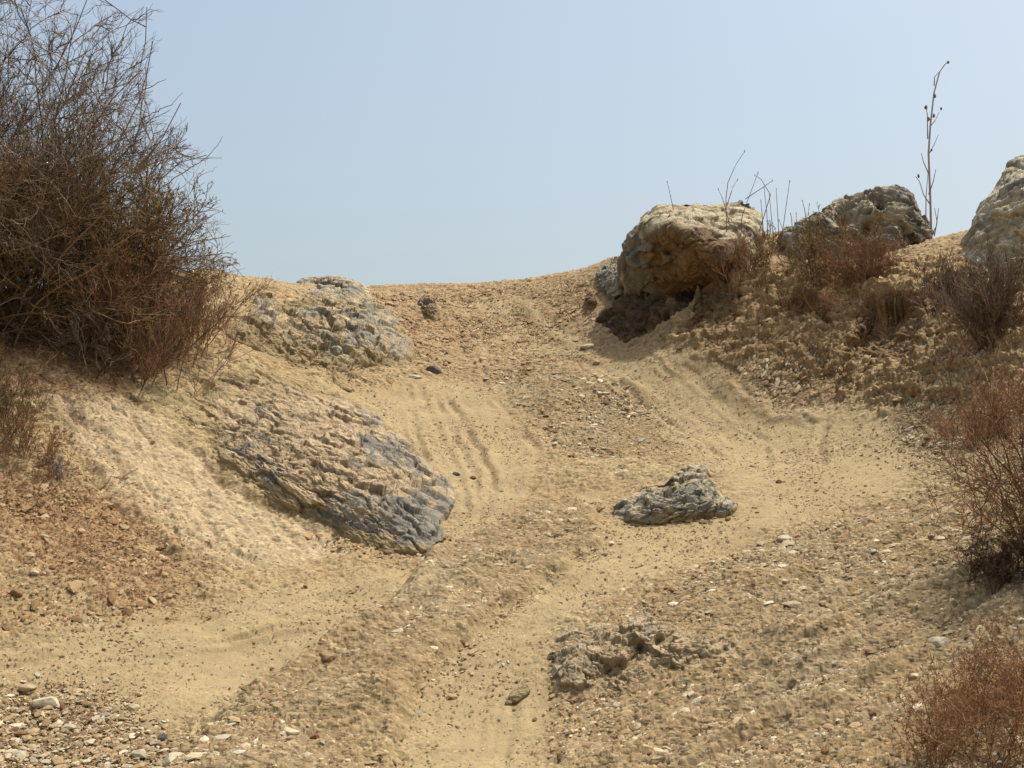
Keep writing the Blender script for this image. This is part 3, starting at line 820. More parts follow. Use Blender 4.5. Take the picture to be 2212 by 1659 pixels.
rock('rock_outcrop',
     [(1190,1450,0.000),(1204,1385,0.051),(1238,1352,0.034),(1320,1335,-0.020),(1395,1325,0.051),(1425,1340,0.102),(1480,1352,0.000),(1560,1345,0.000),(1640,1392,-0.020),(1640,1430,-0.020),(1560,1465,-0.020),(1470,1480,-0.020),(1390,1512,-0.010),(1300,1535,-0.030),(1215,1515,-0.020)],
     [(1230,1420,0.238),(1290,1390,0.255),(1330,1420,0.289),(1300,1470,0.119),(1390,1370,0.340),(1415,1360,0.340),(1400,1400,0.204),(1370,1440,0.136),(1480,1390,0.238),(1560,1390,0.204),(1500,1430,0.102),(1600,1410,0.119),(1250,1480,0.136)],
     'low worn outcrop of pale broken rock in the gravel of the lower right', 'rock outcrop',
     ((208,182,140), (180,170,146), (128,98,62), (176,142,98)), amp=0.042, back=0.35, rough=1.2, freq=4.6, dark_holes=((1320,1452,16,.12),(1300,1475,20,.10),(1385,1405,14,.12),(1425,1385,14,.14),(1450,1380,10,.10),(1510,1385,12,.12),(1560,1395,12,.10),(1615,1415,14,.12),(1372,1425,10,.10)), spots=((1215,1420,45,.35),(1412,1348,30,.5),(1500,1400,90,-.25)), seed=57, dust=0.03, nth=480, nrho=150, drop=0.5, edge_noise=8, strata=(1,1,1.3), grey_bias=-0.18)
rock('rock', [(1180,1400,-.02),(1195,1375,.03),(1205,1385,.05),(1200,1440,.04),(1185,1455,0)], [(1193,1415,0.1)],
     'thin dark rock edge along the left of the low worn outcrop', 'rock', ((120,108,88), (92,86,76), (60,54,44), TAN), amp=0.02, back=0.2, freq=6, seed=61, nth=90, nrho=26, drop=0.2, edge_noise=2)
rock('rock', [(1092,1520,-.02),(1105,1495,.03),(1135,1478,.05),(1142,1490,.04),(1115,1515,0)], [(1118,1500,0.04)],
     'small dark shard of rock beside the lower sandy lane', 'rock', ((128,116,96), (96,90,80), (66,58,48), TAN), amp=0.015, back=0.15, freq=7, seed=63, nth=90, nrho=26, drop=0.2, edge_noise=1.5)
rock('rock', [(614,1488,-.02),(610,1470,.02),(632,1440,.05),(655,1432,.05),(650,1460,.05),(640,1482,0)], [(635,1462,0.12)],
     'grey stone half buried at the edge of the lower left lane', 'rock', ((180,166,140), (142,136,124), (100,92,78), TAN), amp=0.02, back=0.2, freq=6, seed=65, nth=90, nrho=26, drop=0.2, edge_noise=1.5)
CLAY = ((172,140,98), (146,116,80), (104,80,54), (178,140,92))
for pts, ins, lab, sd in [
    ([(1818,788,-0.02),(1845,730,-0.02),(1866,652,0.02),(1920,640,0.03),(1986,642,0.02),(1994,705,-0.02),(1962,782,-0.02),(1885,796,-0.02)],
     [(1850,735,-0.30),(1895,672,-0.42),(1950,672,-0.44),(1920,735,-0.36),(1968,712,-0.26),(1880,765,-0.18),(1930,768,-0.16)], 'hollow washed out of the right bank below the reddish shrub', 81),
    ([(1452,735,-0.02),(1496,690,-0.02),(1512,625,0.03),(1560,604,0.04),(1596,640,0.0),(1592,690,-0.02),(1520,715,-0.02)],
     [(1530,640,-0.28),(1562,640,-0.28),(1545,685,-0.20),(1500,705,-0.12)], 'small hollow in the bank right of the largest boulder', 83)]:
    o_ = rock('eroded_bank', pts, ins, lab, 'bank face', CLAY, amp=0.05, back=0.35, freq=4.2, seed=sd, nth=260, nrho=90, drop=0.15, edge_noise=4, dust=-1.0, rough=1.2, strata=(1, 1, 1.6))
    tag(o_, kind='structure')
print('rocks', round(time.time() - T0, 1))

# ------------------------------------------------------------------ loose stones
def ico(sub):
    import bmesh
    bm = bmesh.new(); bmesh.ops.create_icosphere(bm, subdivisions=sub, radius=1)
    V = np.array([v.co[:] for v in bm.verts]); F = np.array([[v.index for v in f.verts] for f in bm.faces]); bm.free(); return V, F
I3 = ico(3); I1 = ico(1)

def stone_shape(seed, asp=(1, .7, .5)):
    rng = np.random.RandomState(seed)
    V = I3[0].copy()
    for k in range(9):                                    # chop flat facets
        n = rng.normal(size=3); n /= np.linalg.norm(n); c0 = rng.uniform(0.5, 0.85)
        s = V @ n; V -= np.maximum(s - c0, 0)[:, None] * n * 0.9
    V *= (1 + 0.10 * fbm(V + seed, 1.6, 3, 0.5, seed))[:, None]
    return V * np.array(asp)

WHITE = (214,198,164); PALEB = (196,172,134); BRN = (130,94,58); GRY = (160,152,138); DGRY = (110,104,94); RST = (146,104,72)
STONES = [  # picture x, y, width px, flatness, colour, label
    (2027,1410,52,.62,WHITE,'whitish rounded stone beside the red-brown weeds at the lower right'),
    (1697,1178,40,.55,WHITE,'cream angular stone in the gravel below the jagged trail rock'),
    (1640,1186,30,.35,PALEB,'flat tan stone just left of the cream angular stone'),
    (2095,1178,26,.6,PALEB,'pale stone in the gravel left of the dark gap beneath the right shrub'),
    (1975,1170,18,.6,WHITE,'tiny white stone on the right gravel slope, left of the undercut shrub'),
    (1385,958,26,.5,WHITE,'small white stone alone on the upper trail'),
    (1268,750,36,.35,WHITE,'flat white stone at the foot of the shaded boulder hollow'),
    (935,803,40,.7,DGRY,'dark pointed stone standing at the head of the left ruts'),
    (895,818,34,.3,WHITE,'thin white chip lying left of the dark pointed stone'),
    (1682,1043,16,.7,BRN,'small round brown stone right of the jagged trail rock'),
    (985,1030,24,.6,DGRY,'grey stone beside the right edge of the big slab'),
    (1022,1035,14,.7,RST,'tiny rust red stone right of the grey stone by the slab'),
    (1036,1212,32,.5,WHITE,'white stone on the gravel strip below the big slab'),
    (1080,1246,34,.35,WHITE,'flat white stone lower on the gravel strip'),
    (1135,1255,24,.4,PALEB,'pale chip at the lower right of the gravel strip'),
    (920,1222,26,.5,BRN,'brown stone at the sharp corner where the lane meets the gravel strip'),
    (950,1322,26,.45,BRN,'brown flat stone on the gravel below the corner of the lanes'),
    (905,1362,22,.5,PALEB,'pale oval stone on the gravel below the brown flat stone'),
    (594,1455,26,.5,WHITE,'white stone on the sand at the end of the lower left lane'),
    (705,1452,52,.4,(164,134,96),'tan brown slab-like stone at the edge of the lower gravel'),
    (736,1548,34,.5,PALEB,'pale oval stone in the bottom gravel'),
    (726,1590,22,.6,BRN,'brown stone under the pale oval one in the bottom gravel'),
    (682,1634,28,.7,RST,'rounded red brown stone near the bottom edge'),
    (628,1622,40,.5,WHITE,'white stone cluster piece near the bottom edge'),
    (378,1645,64,.6,WHITE,'big whitish stone cut by the bottom edge'),
    (350,1600,26,.9,DGRY,'dark upright stone above the big whitish bottom stone'),
    (300,1500,20,.5,PALEB,'small pale stone at the right end of the bottom left heap'),
    (100,1520,60,.6,WHITE,'broad white lump on the bottom left gravel heap'),
    (152,1568,38,.5,WHITE,'white angular stone below the broad white lump'),
    (60,1490,40,.45,PALEB,'pale flat stone at the crest of the bottom left heap'),
    (35,1285,34,.8,(150,116,78),'brown block with a dark side on the left slope'),
    (75,1240,22,.5,WHITE,'small white stone above the brown block on the left slope'),
    (95,1160,24,.5,PALEB,'pale stone high on the left slope under the small shrub'),
    (242,1088,26,.8,BRN,'dark brown knob under the pale ledge on the left'),
    (1715,1330,56,.28,PALEB,'long pale sliver of rock on the right gravel slope'),
    (1800,1300,24,.5,GRY,'grey stone above the right end of the long pale sliver'),
    (1905,1330,26,.5,GRY,'grey stone on the gravel between the sliver and the weeds'),
    (1975,1475,26,.6,WHITE,'bright white stone left of the red-brown weeds, below the whitish rounded stone'),
    (1872,1425,20,.8,RST,'rust coloured clod left of the whitish rounded stone'),
    (1885,1560,18,.8,RST,'lower rust coloured clod near the bottom right'),
    (1440,1640,24,.5,PALEB,'pale stone at the bottom edge right of the sandy lane'),
    (2005,515,40,.55,(206,170,116),'yellowish stone at the foot of the tall dry stalk'),
    (1940,870,24,.4,PALEB,'pale stone on the right bank above the smooth sand'),
    (2020,855,26,.5,PALEB,'pale stone under the twiggy shrub on the right bank'),
    (1660,700,20,.5,PALEB,'pale chip on the crumbling bank right of the small alcove'),
    (840,612,26,.5,PALEB,'pale stone on the skyline just right of the grey rock'),
    (1068,613,14,.6,BRN,'tiny brown stone on the skyline at the trail crest'),
    (870,635,14,.6,GRY,'tiny grey stone below the skyline near the grey rock'),
    (1290,782,22,.4,PALEB,'pale chip at the top of the right sandy bowl'),
    (1180,905,16,.5,BRN,'small brown stone in the rubble between the two lanes'),
]
for i, (X, Y, w, flat, colr, label) in enumerate(STONES):
    p = on_ground(X, Y)[0]
    s = w / FPX * p[1] / 2
    n = norm_at(p[0], p[1])
    V = stone_shape(200 + i, (1.05, 0.85, flat)) * s
    a = np.random.RandomState(i).uniform(-.5, .5)
    ca, sa = math.cos(a), math.sin(a)
    V = np.stack([V[:, 0] * ca - V[:, 1] * sa, V[:, 0] * sa + V[:, 1] * ca, V[:, 2]], -1)
    zz = surf(p[0], p[1])[0]
    cc = earth(colr) * (1 + 0.18 * fbm(V / s, 2.0, 3, 0.6, i)[:, None])
    o = mesh_obj('stone', V, I3[1], M_STONE, smooth=False, colors=np.clip(cc, 0.01, 0.85))
    o.location = (p[0], p[1], zz + s * flat * 0.12)
    o.rotation_euler = (math.asin(-n[1]) * 0.6, math.asin(n[0]) * 0.6, 0)
    tag(o, label, 'stone')

# ------------------------------------------------------------------ gravel (uncountable)
def scatter(n, polys, rng, weights=None):
    """world xy of n points inside picture-traced patches"""
    out = []
    PW = [poly_xy(p) for p in polys]
    area = np.array([0.5 * abs(np.dot(P[:, 0], np.roll(P[:, 1], 1)) - np.dot(P[:, 1], np.roll(P[:, 0], 1))) for P in PW])
    if weights: area = area * np.array(weights)
    for P, a in zip(PW, area):
        k = int(n * a / area.sum()); got = 0
        while got < k:
            q = np.stack([rng.uniform(P[:, 0].min(), P[:, 0].max(), 4 * k), rng.uniform(P[:, 1].min(), P[:, 1].max(), 4 * k)], -1)
            q = q[inside(P, q[:, 0], q[:, 1])][:k - got]; out.append(q); got += len(q)
    return np.vstack(out)

def gravel(name, n, polys, sizes, palette, seed, label, weights=None):
    rng = np.random.RandomState(seed)
    q = scatter(n, polys, rng, weights)
    q = q + rng.normal(0, 0.12, q.shape)
    cl = fbm(np.stack([q[:, 0], q[:, 1], np.zeros(len(q))], -1), 0.9, 3, 0.6, seed)
    q = q[rng.uniform(size=len(q)) < 0.08 + 1.0 * sstep(-0.35, 0.45, cl)]
    n = len(q)
    zz = surf(q[:, 0], q[:, 1])
    V0, F0 = I1
    s = sizes[0] * (rng.pareto(2.6, n) + 1); s = np.minimum(s, sizes[1])
    V = V0[None] * (1 + rng.uniform(-.35, .25, (n, len(V0), 1)))
    V = V * np.stack([rng.uniform(.8, 1.9, n), rng.uniform(.6, 1.1, n), rng.uniform(.18, .6, n)], -1)[:, None]
    a = rng.uniform(0, 6.28, n); ca, sa = np.cos(a)[:, None], np.sin(a)[:, None]
    V = np.stack([V[..., 0] * ca - V[..., 1] * sa, V[..., 0] * sa + V[..., 1] * ca, V[..., 2]], -1)
    nn = norm_at(q[:, 0], q[:, 1])
    V[..., 2] += -(nn[:, 0] / nn[:, 2])[:, None] * V[..., 0] - (nn[:, 1] / nn[:, 2])[:, None] * V[..., 1]
    V = V * s[:, None, None] + np.stack([q[:, 0], q[:, 1], zz + s * 0.06], -1)[:, None]
    pal = earth(np.array(palette)); ci = rng.choice(len(pal), n)
    cc = np.repeat((pal[ci] * rng.uniform(.8, 1.2, (n, 1)))[:, None], len(V0), 1).reshape(-1, 3)
    F = (F0[None] + (np.arange(n) * len(V0))[:, None, None]).reshape(-1, 3)
    o = mesh_obj(name, V.reshape(-1, 3), F, M_STONE, smooth=False, colors=np.clip(cc, .01, .85))
    return tag(o, label, 'gravel', kind='stuff')

PG = [(188,160,118),(176,146,104),(214,192,150),(160,130,92),(178,162,134),(132,100,64),(228,212,176),(192,164,120),(146,116,80)]
gravel('gravel', 120000, GRAVEL, (0.0065, 0.04), PG, 5, 'loose pale and brown gravel strewn over the trail', [1.3, 1.5, 1.0, 0.8, 0.8])
gravel('rubble', 42000, CRUMB + [[(900,640),(1340,600),(1300,760),(1100,820),(900,800)], [(0,1080),(200,1060),(480,1270),(250,1330),(0,1400)], [(1300,1110),(1400,1120),(1600,1095),(1600,1130),(1420,1150),(1310,1140)], [(1180,1440),(1300,1500),(1640,1420),(1640,1480),(1300,1580),(1180,1530)], [(700,1130),(900,1185),(960,1160),(985,1190),(900,1225),(700,1170)], [(500,640),(890,640),(890,820),(700,830)]],
       (0.008, 0.05), [(190,158,112),(176,142,98),(160,124,82),(204,178,134),(140,108,72)], 6, 'crumbled clods and chips on the banks and upper slope')
gravel('coarse_gravel', 2600, [[(-60,1478),(230,1495),(340,1600),(480,1700),(-60,1700)], [(560,1500),(700,1420),(760,1480),(640,1659),(380,1700)], [(900,1230),(1180,1100),(1240,1130),(1000,1300)], [(1500,1230),(1900,1120),(2150,1110),(2150,1260),(1700,1380)]],
       (0.012, 0.055), [(214,198,162),(202,182,144),(194,168,126),(176,148,108),(160,128,90)], 12, 'coarse whitish stones mixed through the gravel heaps', [1.6, 1.0, 0.8, 0.5])
gravel('pebbles', 26000, SMOOTH, (0.0045, 0.016), [(176,148,106),(160,130,90),(146,114,76),(206,184,144),(190,164,122)], 8, 'few fine pebbles on the smooth sandy lanes')

# ------------------------------------------------------------------ plants
def norm(v): return v / (np.linalg.norm(v, axis=-1, keepdims=True) + 1e-12)

def grow(start, dirs, length, nseg, jit, up, rng, grav=None):
    n = len(start); P = np.zeros((n, nseg + 1, 3)); P[:, 0] = start; d = norm(dirs)
    st = (length / nseg)[:, None]
    for k in range(nseg):
        d = norm(d + rng.normal(0, jit, (n, 3)) + np.array([0, 0, up]))
        P[:, k + 1] = P[:, k] + d * st
    return P

def children(P, per, ang, rng, tmin=0.2, tmax=1.0):
    n, s, _ = P.shape
    par = np.repeat(np.arange(n), per); t = rng.uniform(tmin, tmax, len(par)) * (s - 1)
    i = np.minimum(t.astype(int), s - 2); f = (t - i)[:, None]
    st = P[par, i] * (1 - f) + P[par, i + 1] * f
    tan = norm(P[par, i + 1] - P[par, i])
    r = rng.normal(size=tan.shape); r = norm(r - (r * tan).sum(-1, keepdims=True) * tan)
    a = rng.uniform(ang[0], ang[1], len(par))[:, None]
    return par, t / (s - 1), st, norm(tan * np.cos(a) + r * np.sin(a))

def tubes(P, r0, r1, k=3):
    n, s, _ = P.shape
    r0 = np.broadcast_to(r0, (n,)); r1 = np.broadcast_to(r1, (n,))
    R = r0[:, None] + (r1 - r0)[:, None] * np.linspace(0, 1, s)[None]
    T = np.gradient(P, axis=1); T = norm(T)
    ref = np.where(np.abs(T[..., 2:3]) > .9, np.array([1., 0, 0]), np.array([0, 0, 1.]))
    A = norm(np.cross(T, ref)); B = np.cross(T, A)
    an = np.arange(k) * 2 * math.pi / k
    V = P[:, :, None] + R[..., None, None] * (A[:, :, None] * np.cos(an)[:, None] + B[:, :, None] * np.sin(an)[:, None])
    ii = np.arange(n * s * k).reshape(n, s, k); nx = np.roll(ii, -1, 2)
    F = np.stack([ii[:, :-1].ravel(), nx[:, :-1].ravel(), nx[:, 1:].ravel(), ii[:, 1:].ravel()], -1)
    return V.reshape(-1, 3), F

def merge(parts):
    Vs, Fs, off = [], [], 0
    for V, F in parts: Vs.append(V); Fs.append(F + off); off += len(V)
    return np.vstack(Vs), np.vstack(Fs)

def leaves(pts, size, rng, ratio=0.45):
    n = len(pts); d = norm(rng.normal(size=(n, 3)) + np.array([0, 0, .3])); r = norm(np.cross(d, rng.normal(size=(n, 3))))
    nn = np.cross(d, r)
    L = (size * rng.uniform(.5, 1.4, n))[:, None]; w = L * ratio
    V = np.stack([pts, pts + d * L * .5 + r * w * .5 + nn * L * .1, pts + d * L, pts + d * L * .5 - r * w * .5 + nn * L * .1], 1)
    return V.reshape(-1, 3), np.arange(n * 4).reshape(n, 4)

def colour_by(V, palette, rng, per, var=0.2):
    n = len(V) // per
    pal = lin(np.array(palette)); c = pal[rng.choice(len(pal), n)] * rng.uniform(1 - var, 1 + var, (n, 1))
    return np.clip(np.repeat(c, per, 0), .004, .8)

def rand_point(P, n, rng, t0=0.2):
    i = rng.randint(0, len(P), n); s = P.shape[1]; t = rng.uniform(t0, .999, n) * (s - 1); k = t.astype(int); f = (t - k)[:, None]
    return P[i, k] * (1 - f) + P[i, k + 1] * f

def shrub(name, root, reach, label, cat, stems, per, bark, leaf=None, nleaf=0, leafsize=0.02, seed=1, up=0.06, spread=(0.1, 1.3),
          lean=(0, 0, 0), r0=0.012, ang=(0.3, 0.8), jit=0.16, rootspread=0.1, shrink=(0.62, 0.6, 0.6), yaw=(0, 6.28), limit=None, tip=0.0018, squash=1.0):
    """root: world point; reach: length of the stems in metres; limit(points) tells which branches are kept"""
    rng = np.random.RandomState(seed)
    root = np.asarray(root, float)
    a = rng.uniform(yaw[0], yaw[1], stems); t = rng.uniform(spread[0], spread[1], stems)
    D = np.stack([np.sin(t) * np.cos(a), np.sin(t) * np.sin(a) * squash, np.cos(t)], -1) + np.array(lean)
    S = rng.normal(0, rootspread, (stems, 3)); S[:, 2] = 0
    gz = grid_z(root[0] + S[:, 0], root[1] + S[:, 1]) - grid_z(root[0], root[1]); S[:, 2] = gz - 0.05
    L = reach * rng.uniform(.65, 1.1, stems)
    st0 = rng.get_state()
    for _ in range(14):
        rng.set_state(st0); P0 = grow(S, D, L, 10, jit * .9, up, rng)
        if limit is None: break
        bad = ~limit(P0[:, -1] + root)
        if not bad.any(): break
        L = np.where(bad, L * .88, L)
    levels = [(P0, np.full(stems, r0), np.full(stems, r0 * .35))]
    P, LL, R = P0, L, np.full(stems, r0)
    for lv, k in enumerate(per):
        par, tt, st, d = children(P, k, ang, rng, 0.12 if lv == 0 else 0.15)
        LL = LL[par] * shrink[lv] * rng.uniform(.55, 1.15, len(par)) * (1.15 - .55 * tt)
        R = np.maximum(R[par] * .58, tip)
        P = grow(st, d, LL, (7, 5, 4)[lv], jit, up, rng)
        if limit is not None:
            keep = limit(P[:, -1] + root) & limit(P[:, P.shape[1] // 2] + root)
            P, LL, R = P[keep], LL[keep], R[keep]
        levels.append((P, R, np.maximum(R * .4, tip * .6)))
    e = empty(name, root); tag(e, label, cat)
    V, F = tubes(levels[0][0], levels[0][1], levels[0][2], 5)
    mesh_obj('branches', V, F, M_TWIG, e, colors=colour_by(V, bark, rng, 55, .12))
    tw = []; cs = []
    for P, ra, rb in levels[1:]:
        V, F = tubes(P, ra, rb, 3); tw.append((V, F)); cs.append(colour_by(V, bark, rng, P.shape[1] * 3, .25))
    V, F = merge(tw); mesh_obj('twigs', V, F, M_TWIG, e, colors=np.vstack(cs))
    if nleaf:
        Pl = levels[-1][0]; pts = rand_point(Pl, nleaf, rng)
        V, F = leaves(pts, leafsize, rng); mesh_obj('foliage', V, F, M_LEAF, e, smooth=False, colors=colour_by(V, leaf, rng, 4, .35))
    return e

def gp(X, Y): return on_ground(X, Y)[0]

def proj(P):
    q = P - EYE; f = q[..., 1] * CP + q[..., 2] * SP; v = -q[..., 1] * SP + q[..., 2] * CP
    return 1106 + FPX * q[..., 0] / f, 829.5 - FPX * v / f

def in_outline(centre, radii):
    """keeps a bush inside a lopsided ball: radii at bearings 0,15,..,345 degrees about its centre line"""
    k = len(radii)
    def f(P):
        X, Y = proj(P); a = np.degrees(np.arctan2(centre[1] - Y, X - centre[0])) % 360
        r = np.hypot(X - centre[0], Y - centre[1])
        return r < np.interp(a, np.linspace(0, 360, k + 1), list(radii) + [radii[0]]) * (1 + 0.12 * np.sin(a * .33) * np.cos(a * .11))
    return f

GREYB = [(126,110,92),(102,88,72),(150,134,114),(84,70,58)]
BROWNB = [(124,102,70),(100,80,54),(150,126,88),(80,64,46)]
REDB = [(146,104,72),(120,84,58),(160,124,88),(122,106,84)]

def lone_twigs(e, lines, d, seed):
    """a few long single twigs that reach beyond the crown"""
    rng = np.random.RandomState(seed); base = np.array(e.location)
    for p in lines:
        q = densify(p, 5); w = unproj(q[:, 0], q[:, 1], np.linspace(d, d + rng.uniform(-.4, .4), len(q))) - base
        w += rng.normal(0, .006, w.shape)
        V, F = tubes(w[None], 0.007, 0.0025, 4); mesh_obj('twig', V, F, M_TWIG, e, colors=np.tile(lin((128, 112, 94)), (len(V), 1)))

# the big shrub on the left, several plants grown into each other
def root_at(X, Y): 
    p = gp(X, Y); return p
lim_big = in_outline((10, 640), [530, 520, 500, 550, 640, 720, 800, 800, 800, 800, 800, 800, 800, 800, 200, 120, 80, 60, 50, 50, 50, 60, 120, 300])
big = shrub('bare_shrub', root_at(5, 690), 4.7, 'tallest grey leafless shrub filling the top left corner', 'shrub', 52, (10, 9, 6), GREYB, seed=2, up=0.05,
      spread=(0.0, 1.4), r0=0.014, limit=lim_big, rootspread=0.18, jit=0.22, tip=0.002, shrink=(0.46, 0.5, 0.5), ang=(0.35, 1.0))
lone_twigs(big, [[(330,420),(390,375),(440,345),(470,315),(484,292)], [(300,260),(340,240),(370,225),(395,200)], [(280,150),(310,130),(328,115)], [(330,500),(400,480),(450,470),(478,455)],
    [(380,540),(430,520),(470,515),(490,505)], [(420,505),(440,480),(460,465)], [(360,560),(440,560),(500,570),(530,600)], [(400,570),(460,550),(510,545)], [(470,560),(500,555),(518,575)],
    [(350,330),(375,315),(395,300)], [(300,200),(340,180),(358,170)], [(200,90),(220,50),(228,30)], [(240,120),(262,95),(268,78)], [(380,500),(430,440),(475,455)]], 18.0, 41)
lim_mid = in_outline((200, 600), [310, 310, 290, 280, 290, 290, 300, 300, 300, 300, 300, 300, 300, 100, 60, 40, 40, 40, 40, 40, 40, 40, 60, 150])
shrub('olive_brown_shrub', root_at(185, 715), 2.15, 'dense brown shrub with small olive leaves in the middle of the left thicket', 'shrub', 36, (8, 7, 4), BROWNB,
      [(134,120,62),(112,98,52),(150,116,64),(126,92,54),(100,92,48)], 20000, 0.035, seed=5, up=0.06, jit=0.24, spread=(0, 1.3), r0=0.012, limit=lim_mid, rootspread=0.3, tip=0.0024)
shrub('dark_shrub', root_at(-40, 720), 2.4, 'dark brown shrub at the left edge under the tallest bare one', 'shrub', 34, (8, 7, 4), BROWNB + [(60,44,34)],
      [(96,74,42),(104,66,40)], 9000, 0.03, seed=7, up=0.05, jit=0.24, spread=(0, 1.3), r0=0.014, rootspread=0.25, tip=0.0026)
shrub('red_brown_shrub', root_at(270, 785), 1.15, 'low reddish brown shrub in front of the left thicket', 'shrub', 60, (8, 6, 3), REDB + [(90,74,60)],
      [(118,66,44),(98,60,40)], 3500, 0.018, seed=9, up=0.09, spread=(0, 1.15), r0=0.008, rootspread=0.32, tip=0.0018, lean=(0.15, 0, 0))
shrub('red_brown_shrub', root_at(400, 745), 0.9, 'small red-tinged twiggy shrub at the right end of the left thicket', 'shrub', 34, (7, 5, 3), REDB,
      [(122,70,44)], 1200, 0.016, seed=10, up=0.07, spread=(0, 1.1), r0=0.006, rootspread=0.18, tip=0.0016, lean=(0.25, 0, 0))
shrub('grey_shrub', root_at(120, 735), 0.9, 'low dark grey shrub hugging the ground under the left thicket', 'shrub', 50, (7, 6, 3), GREYB + [(66,58,52)],
      seed=11, up=0.02, spread=(0.2, 1.45), r0=0.008, rootspread=0.35, tip=0.002)
shrub('small_shrub', root_at(-10, 930), 0.62, 'small olive brown shrub cut by the left edge, above the dead grass tuft', 'shrub', 26, (7, 5, 3), BROWNB,
      [(120,104,56),(110,84,48)], 1500, 0.02, seed=13, up=0.1, spread=(0, .9), r0=0.006, rootspread=0.12, tip=0.0016)
shrub('dry_shrub', root_at(60, 1000), 0.45, 'low dry reddish shrub at the left edge below the small olive one', 'shrub', 24, (6, 5, 3), REDB + [(140,112,80)],
      [(136,84,52)], 1500, 0.018, seed=14, up=0.03, spread=(0.2, 1.3), r0=0.005, rootspread=0.12, tip=0.0016)
shrub('dead_tuft', root_at(125, 1030), 0.22, 'little grey dead tuft on the left slope', 'dead plant', 22, (4, 3), [(168,158,142),(140,130,116)],
      seed=15, up=0.12, spread=(0, .9), r0=0.006, rootspread=0.04, tip=0.002, shrink=(.5, .5))

# right bank
shrub('rust_shrub', root_at(1610, 598), 0.55, 'rust brown shrub leaning against the largest boulder', 'shrub', 24, (6, 5, 3), REDB + [(140,112,80)],
      [(150,106,68),(132,108,64)], 1500, 0.018, seed=17, up=0.08, spread=(0, 1.2), r0=0.007, rootspread=0.10, tip=0.0018)
shrub('olive_shrub', root_at(1740, 604), 0.62, 'olive green and brown shrub between the two boulders', 'shrub', 40, (7, 6, 3), BROWNB,
      [(150,138,62),(126,112,56),(156,112,62)], 3500, 0.022, seed=18, up=0.08, spread=(0, 1.1), r0=0.007, rootspread=0.3, tip=0.0018)
shrub('red_shrub', root_at(1870, 612), 0.6, 'reddish shrub below the pitted boulder', 'shrub', 44, (7, 6, 3), REDB,
      [(150,92,62),(132,84,58),(140,106,68)], 3000, 0.018, seed=19, up=0.06, spread=(0, 1.25), r0=0.006, rootspread=0.16, tip=0.0018)
shrub('twiggy_shrub', root_at(2150, 735), 0.85, 'dark bare twiggy shrub in front of the layered right rock', 'shrub', 40, (8, 6, 3), [(112,94,76),(90,74,60),(132,112,88)],
      seed=21, up=0.1, spread=(0, 1.1), r0=0.009, rootspread=0.10, tip=0.002)
shrub('twiggy_shrub', root_at(2040, 660), 0.5, 'small dark twiggy shrub on the ledge right of the column-like alcove', 'shrub', 26, (6, 5, 2), [(92,74,56),(74,58,46)],
      [(118,70,46)], 500, 0.014, seed=22, up=0.1, spread=(0, 1.0), r0=0.006, rootspread=0.12, tip=0.0018)
shrub('red_brown_bush', root_at(2300, 1195), 1.65, 'tall red-brown bush hanging over the dark gap at the right edge', 'shrub', 32, (7, 6, 4), REDB + [(104,76,54)],
      [(140,102,68),(152,118,78)], 3600, 0.02, seed=24, up=0.10, jit=0.24, ang=(0.4, 1.1), spread=(0, 0.65), r0=0.010, rootspread=0.22, tip=0.0018, lean=(-0.05, 0, 0.1))
shrub('pinkish_shrub', root_at(2135, 930), 0.36, 'pinkish red low shrub left of the tall red-brown bush', 'shrub', 34, (6, 5, 3), [(150,112,84),(128,94,70)],
      [(164,116,86)], 2200, 0.016, seed=25, up=0.05, spread=(0.1, 1.3), r0=0.005, rootspread=0.18, tip=0.0015)
shrub('dry_shrub', root_at(2225, 1235), 0.5, 'dark shrub added as shade at the foot of the tall red-brown bush', 'shrub', 36, (7, 5, 3), [(84,68,54),(100,80,62)],
      [(64,46,34)], 4000, 0.02, seed=26, up=0.0, spread=(0.3, 1.4), r0=0.006, rootspread=0.25, tip=0.0018)  # added dark mass, its colour stands in for the shadow under the bush
shrub('twiggy_weed', root_at(2120, 1150), 0.42, 'sparse brown weed left of the tall red-brown bush', 'weed', 12, (5, 4), REDB + [(150,120,84)],
      [(130,84,52)], 220, 0.014, seed=27, up=0.14, spread=(0, .7), r0=0.004, rootspread=0.10, tip=0.0015, shrink=(.5, .5))
WEED = [(142,108,76),(118,86,58),(164,130,92)]
for k, (X, Y, h, lab) in enumerate([
        (2015, 1655, 0.80, 'red-brown seedy weed at the bottom right, left of its neighbours'),
        (2120, 1655, 0.98, 'tallest red-brown seedy weed at the bottom right'),
        (2215, 1620, 1.0, 'red-brown seedy weed cut by the right edge at the bottom'),
        (2090, 1540, 0.62, 'shorter red-brown weed behind the bottom right ones'),
        (2190, 1500, 0.70, 'red-brown weed under the undercut bush, highest of the bottom right weeds')]):
    shrub('seedy_weed', root_at(X, min(Y, 1655)) + np.array([0, -0.15, -0.03]), h * .88, lab, 'weed', 18, (7, 5), WEED, [(142,102,68),(116,82,54),(160,124,86)], 2800, 0.016,
          seed=31 + k, up=0.07, spread=(0, 1.05), r0=0.0045, rootspread=0.08, tip=0.0014, shrink=(.4, .45), ang=(0.5, 1.25), jit=0.26)

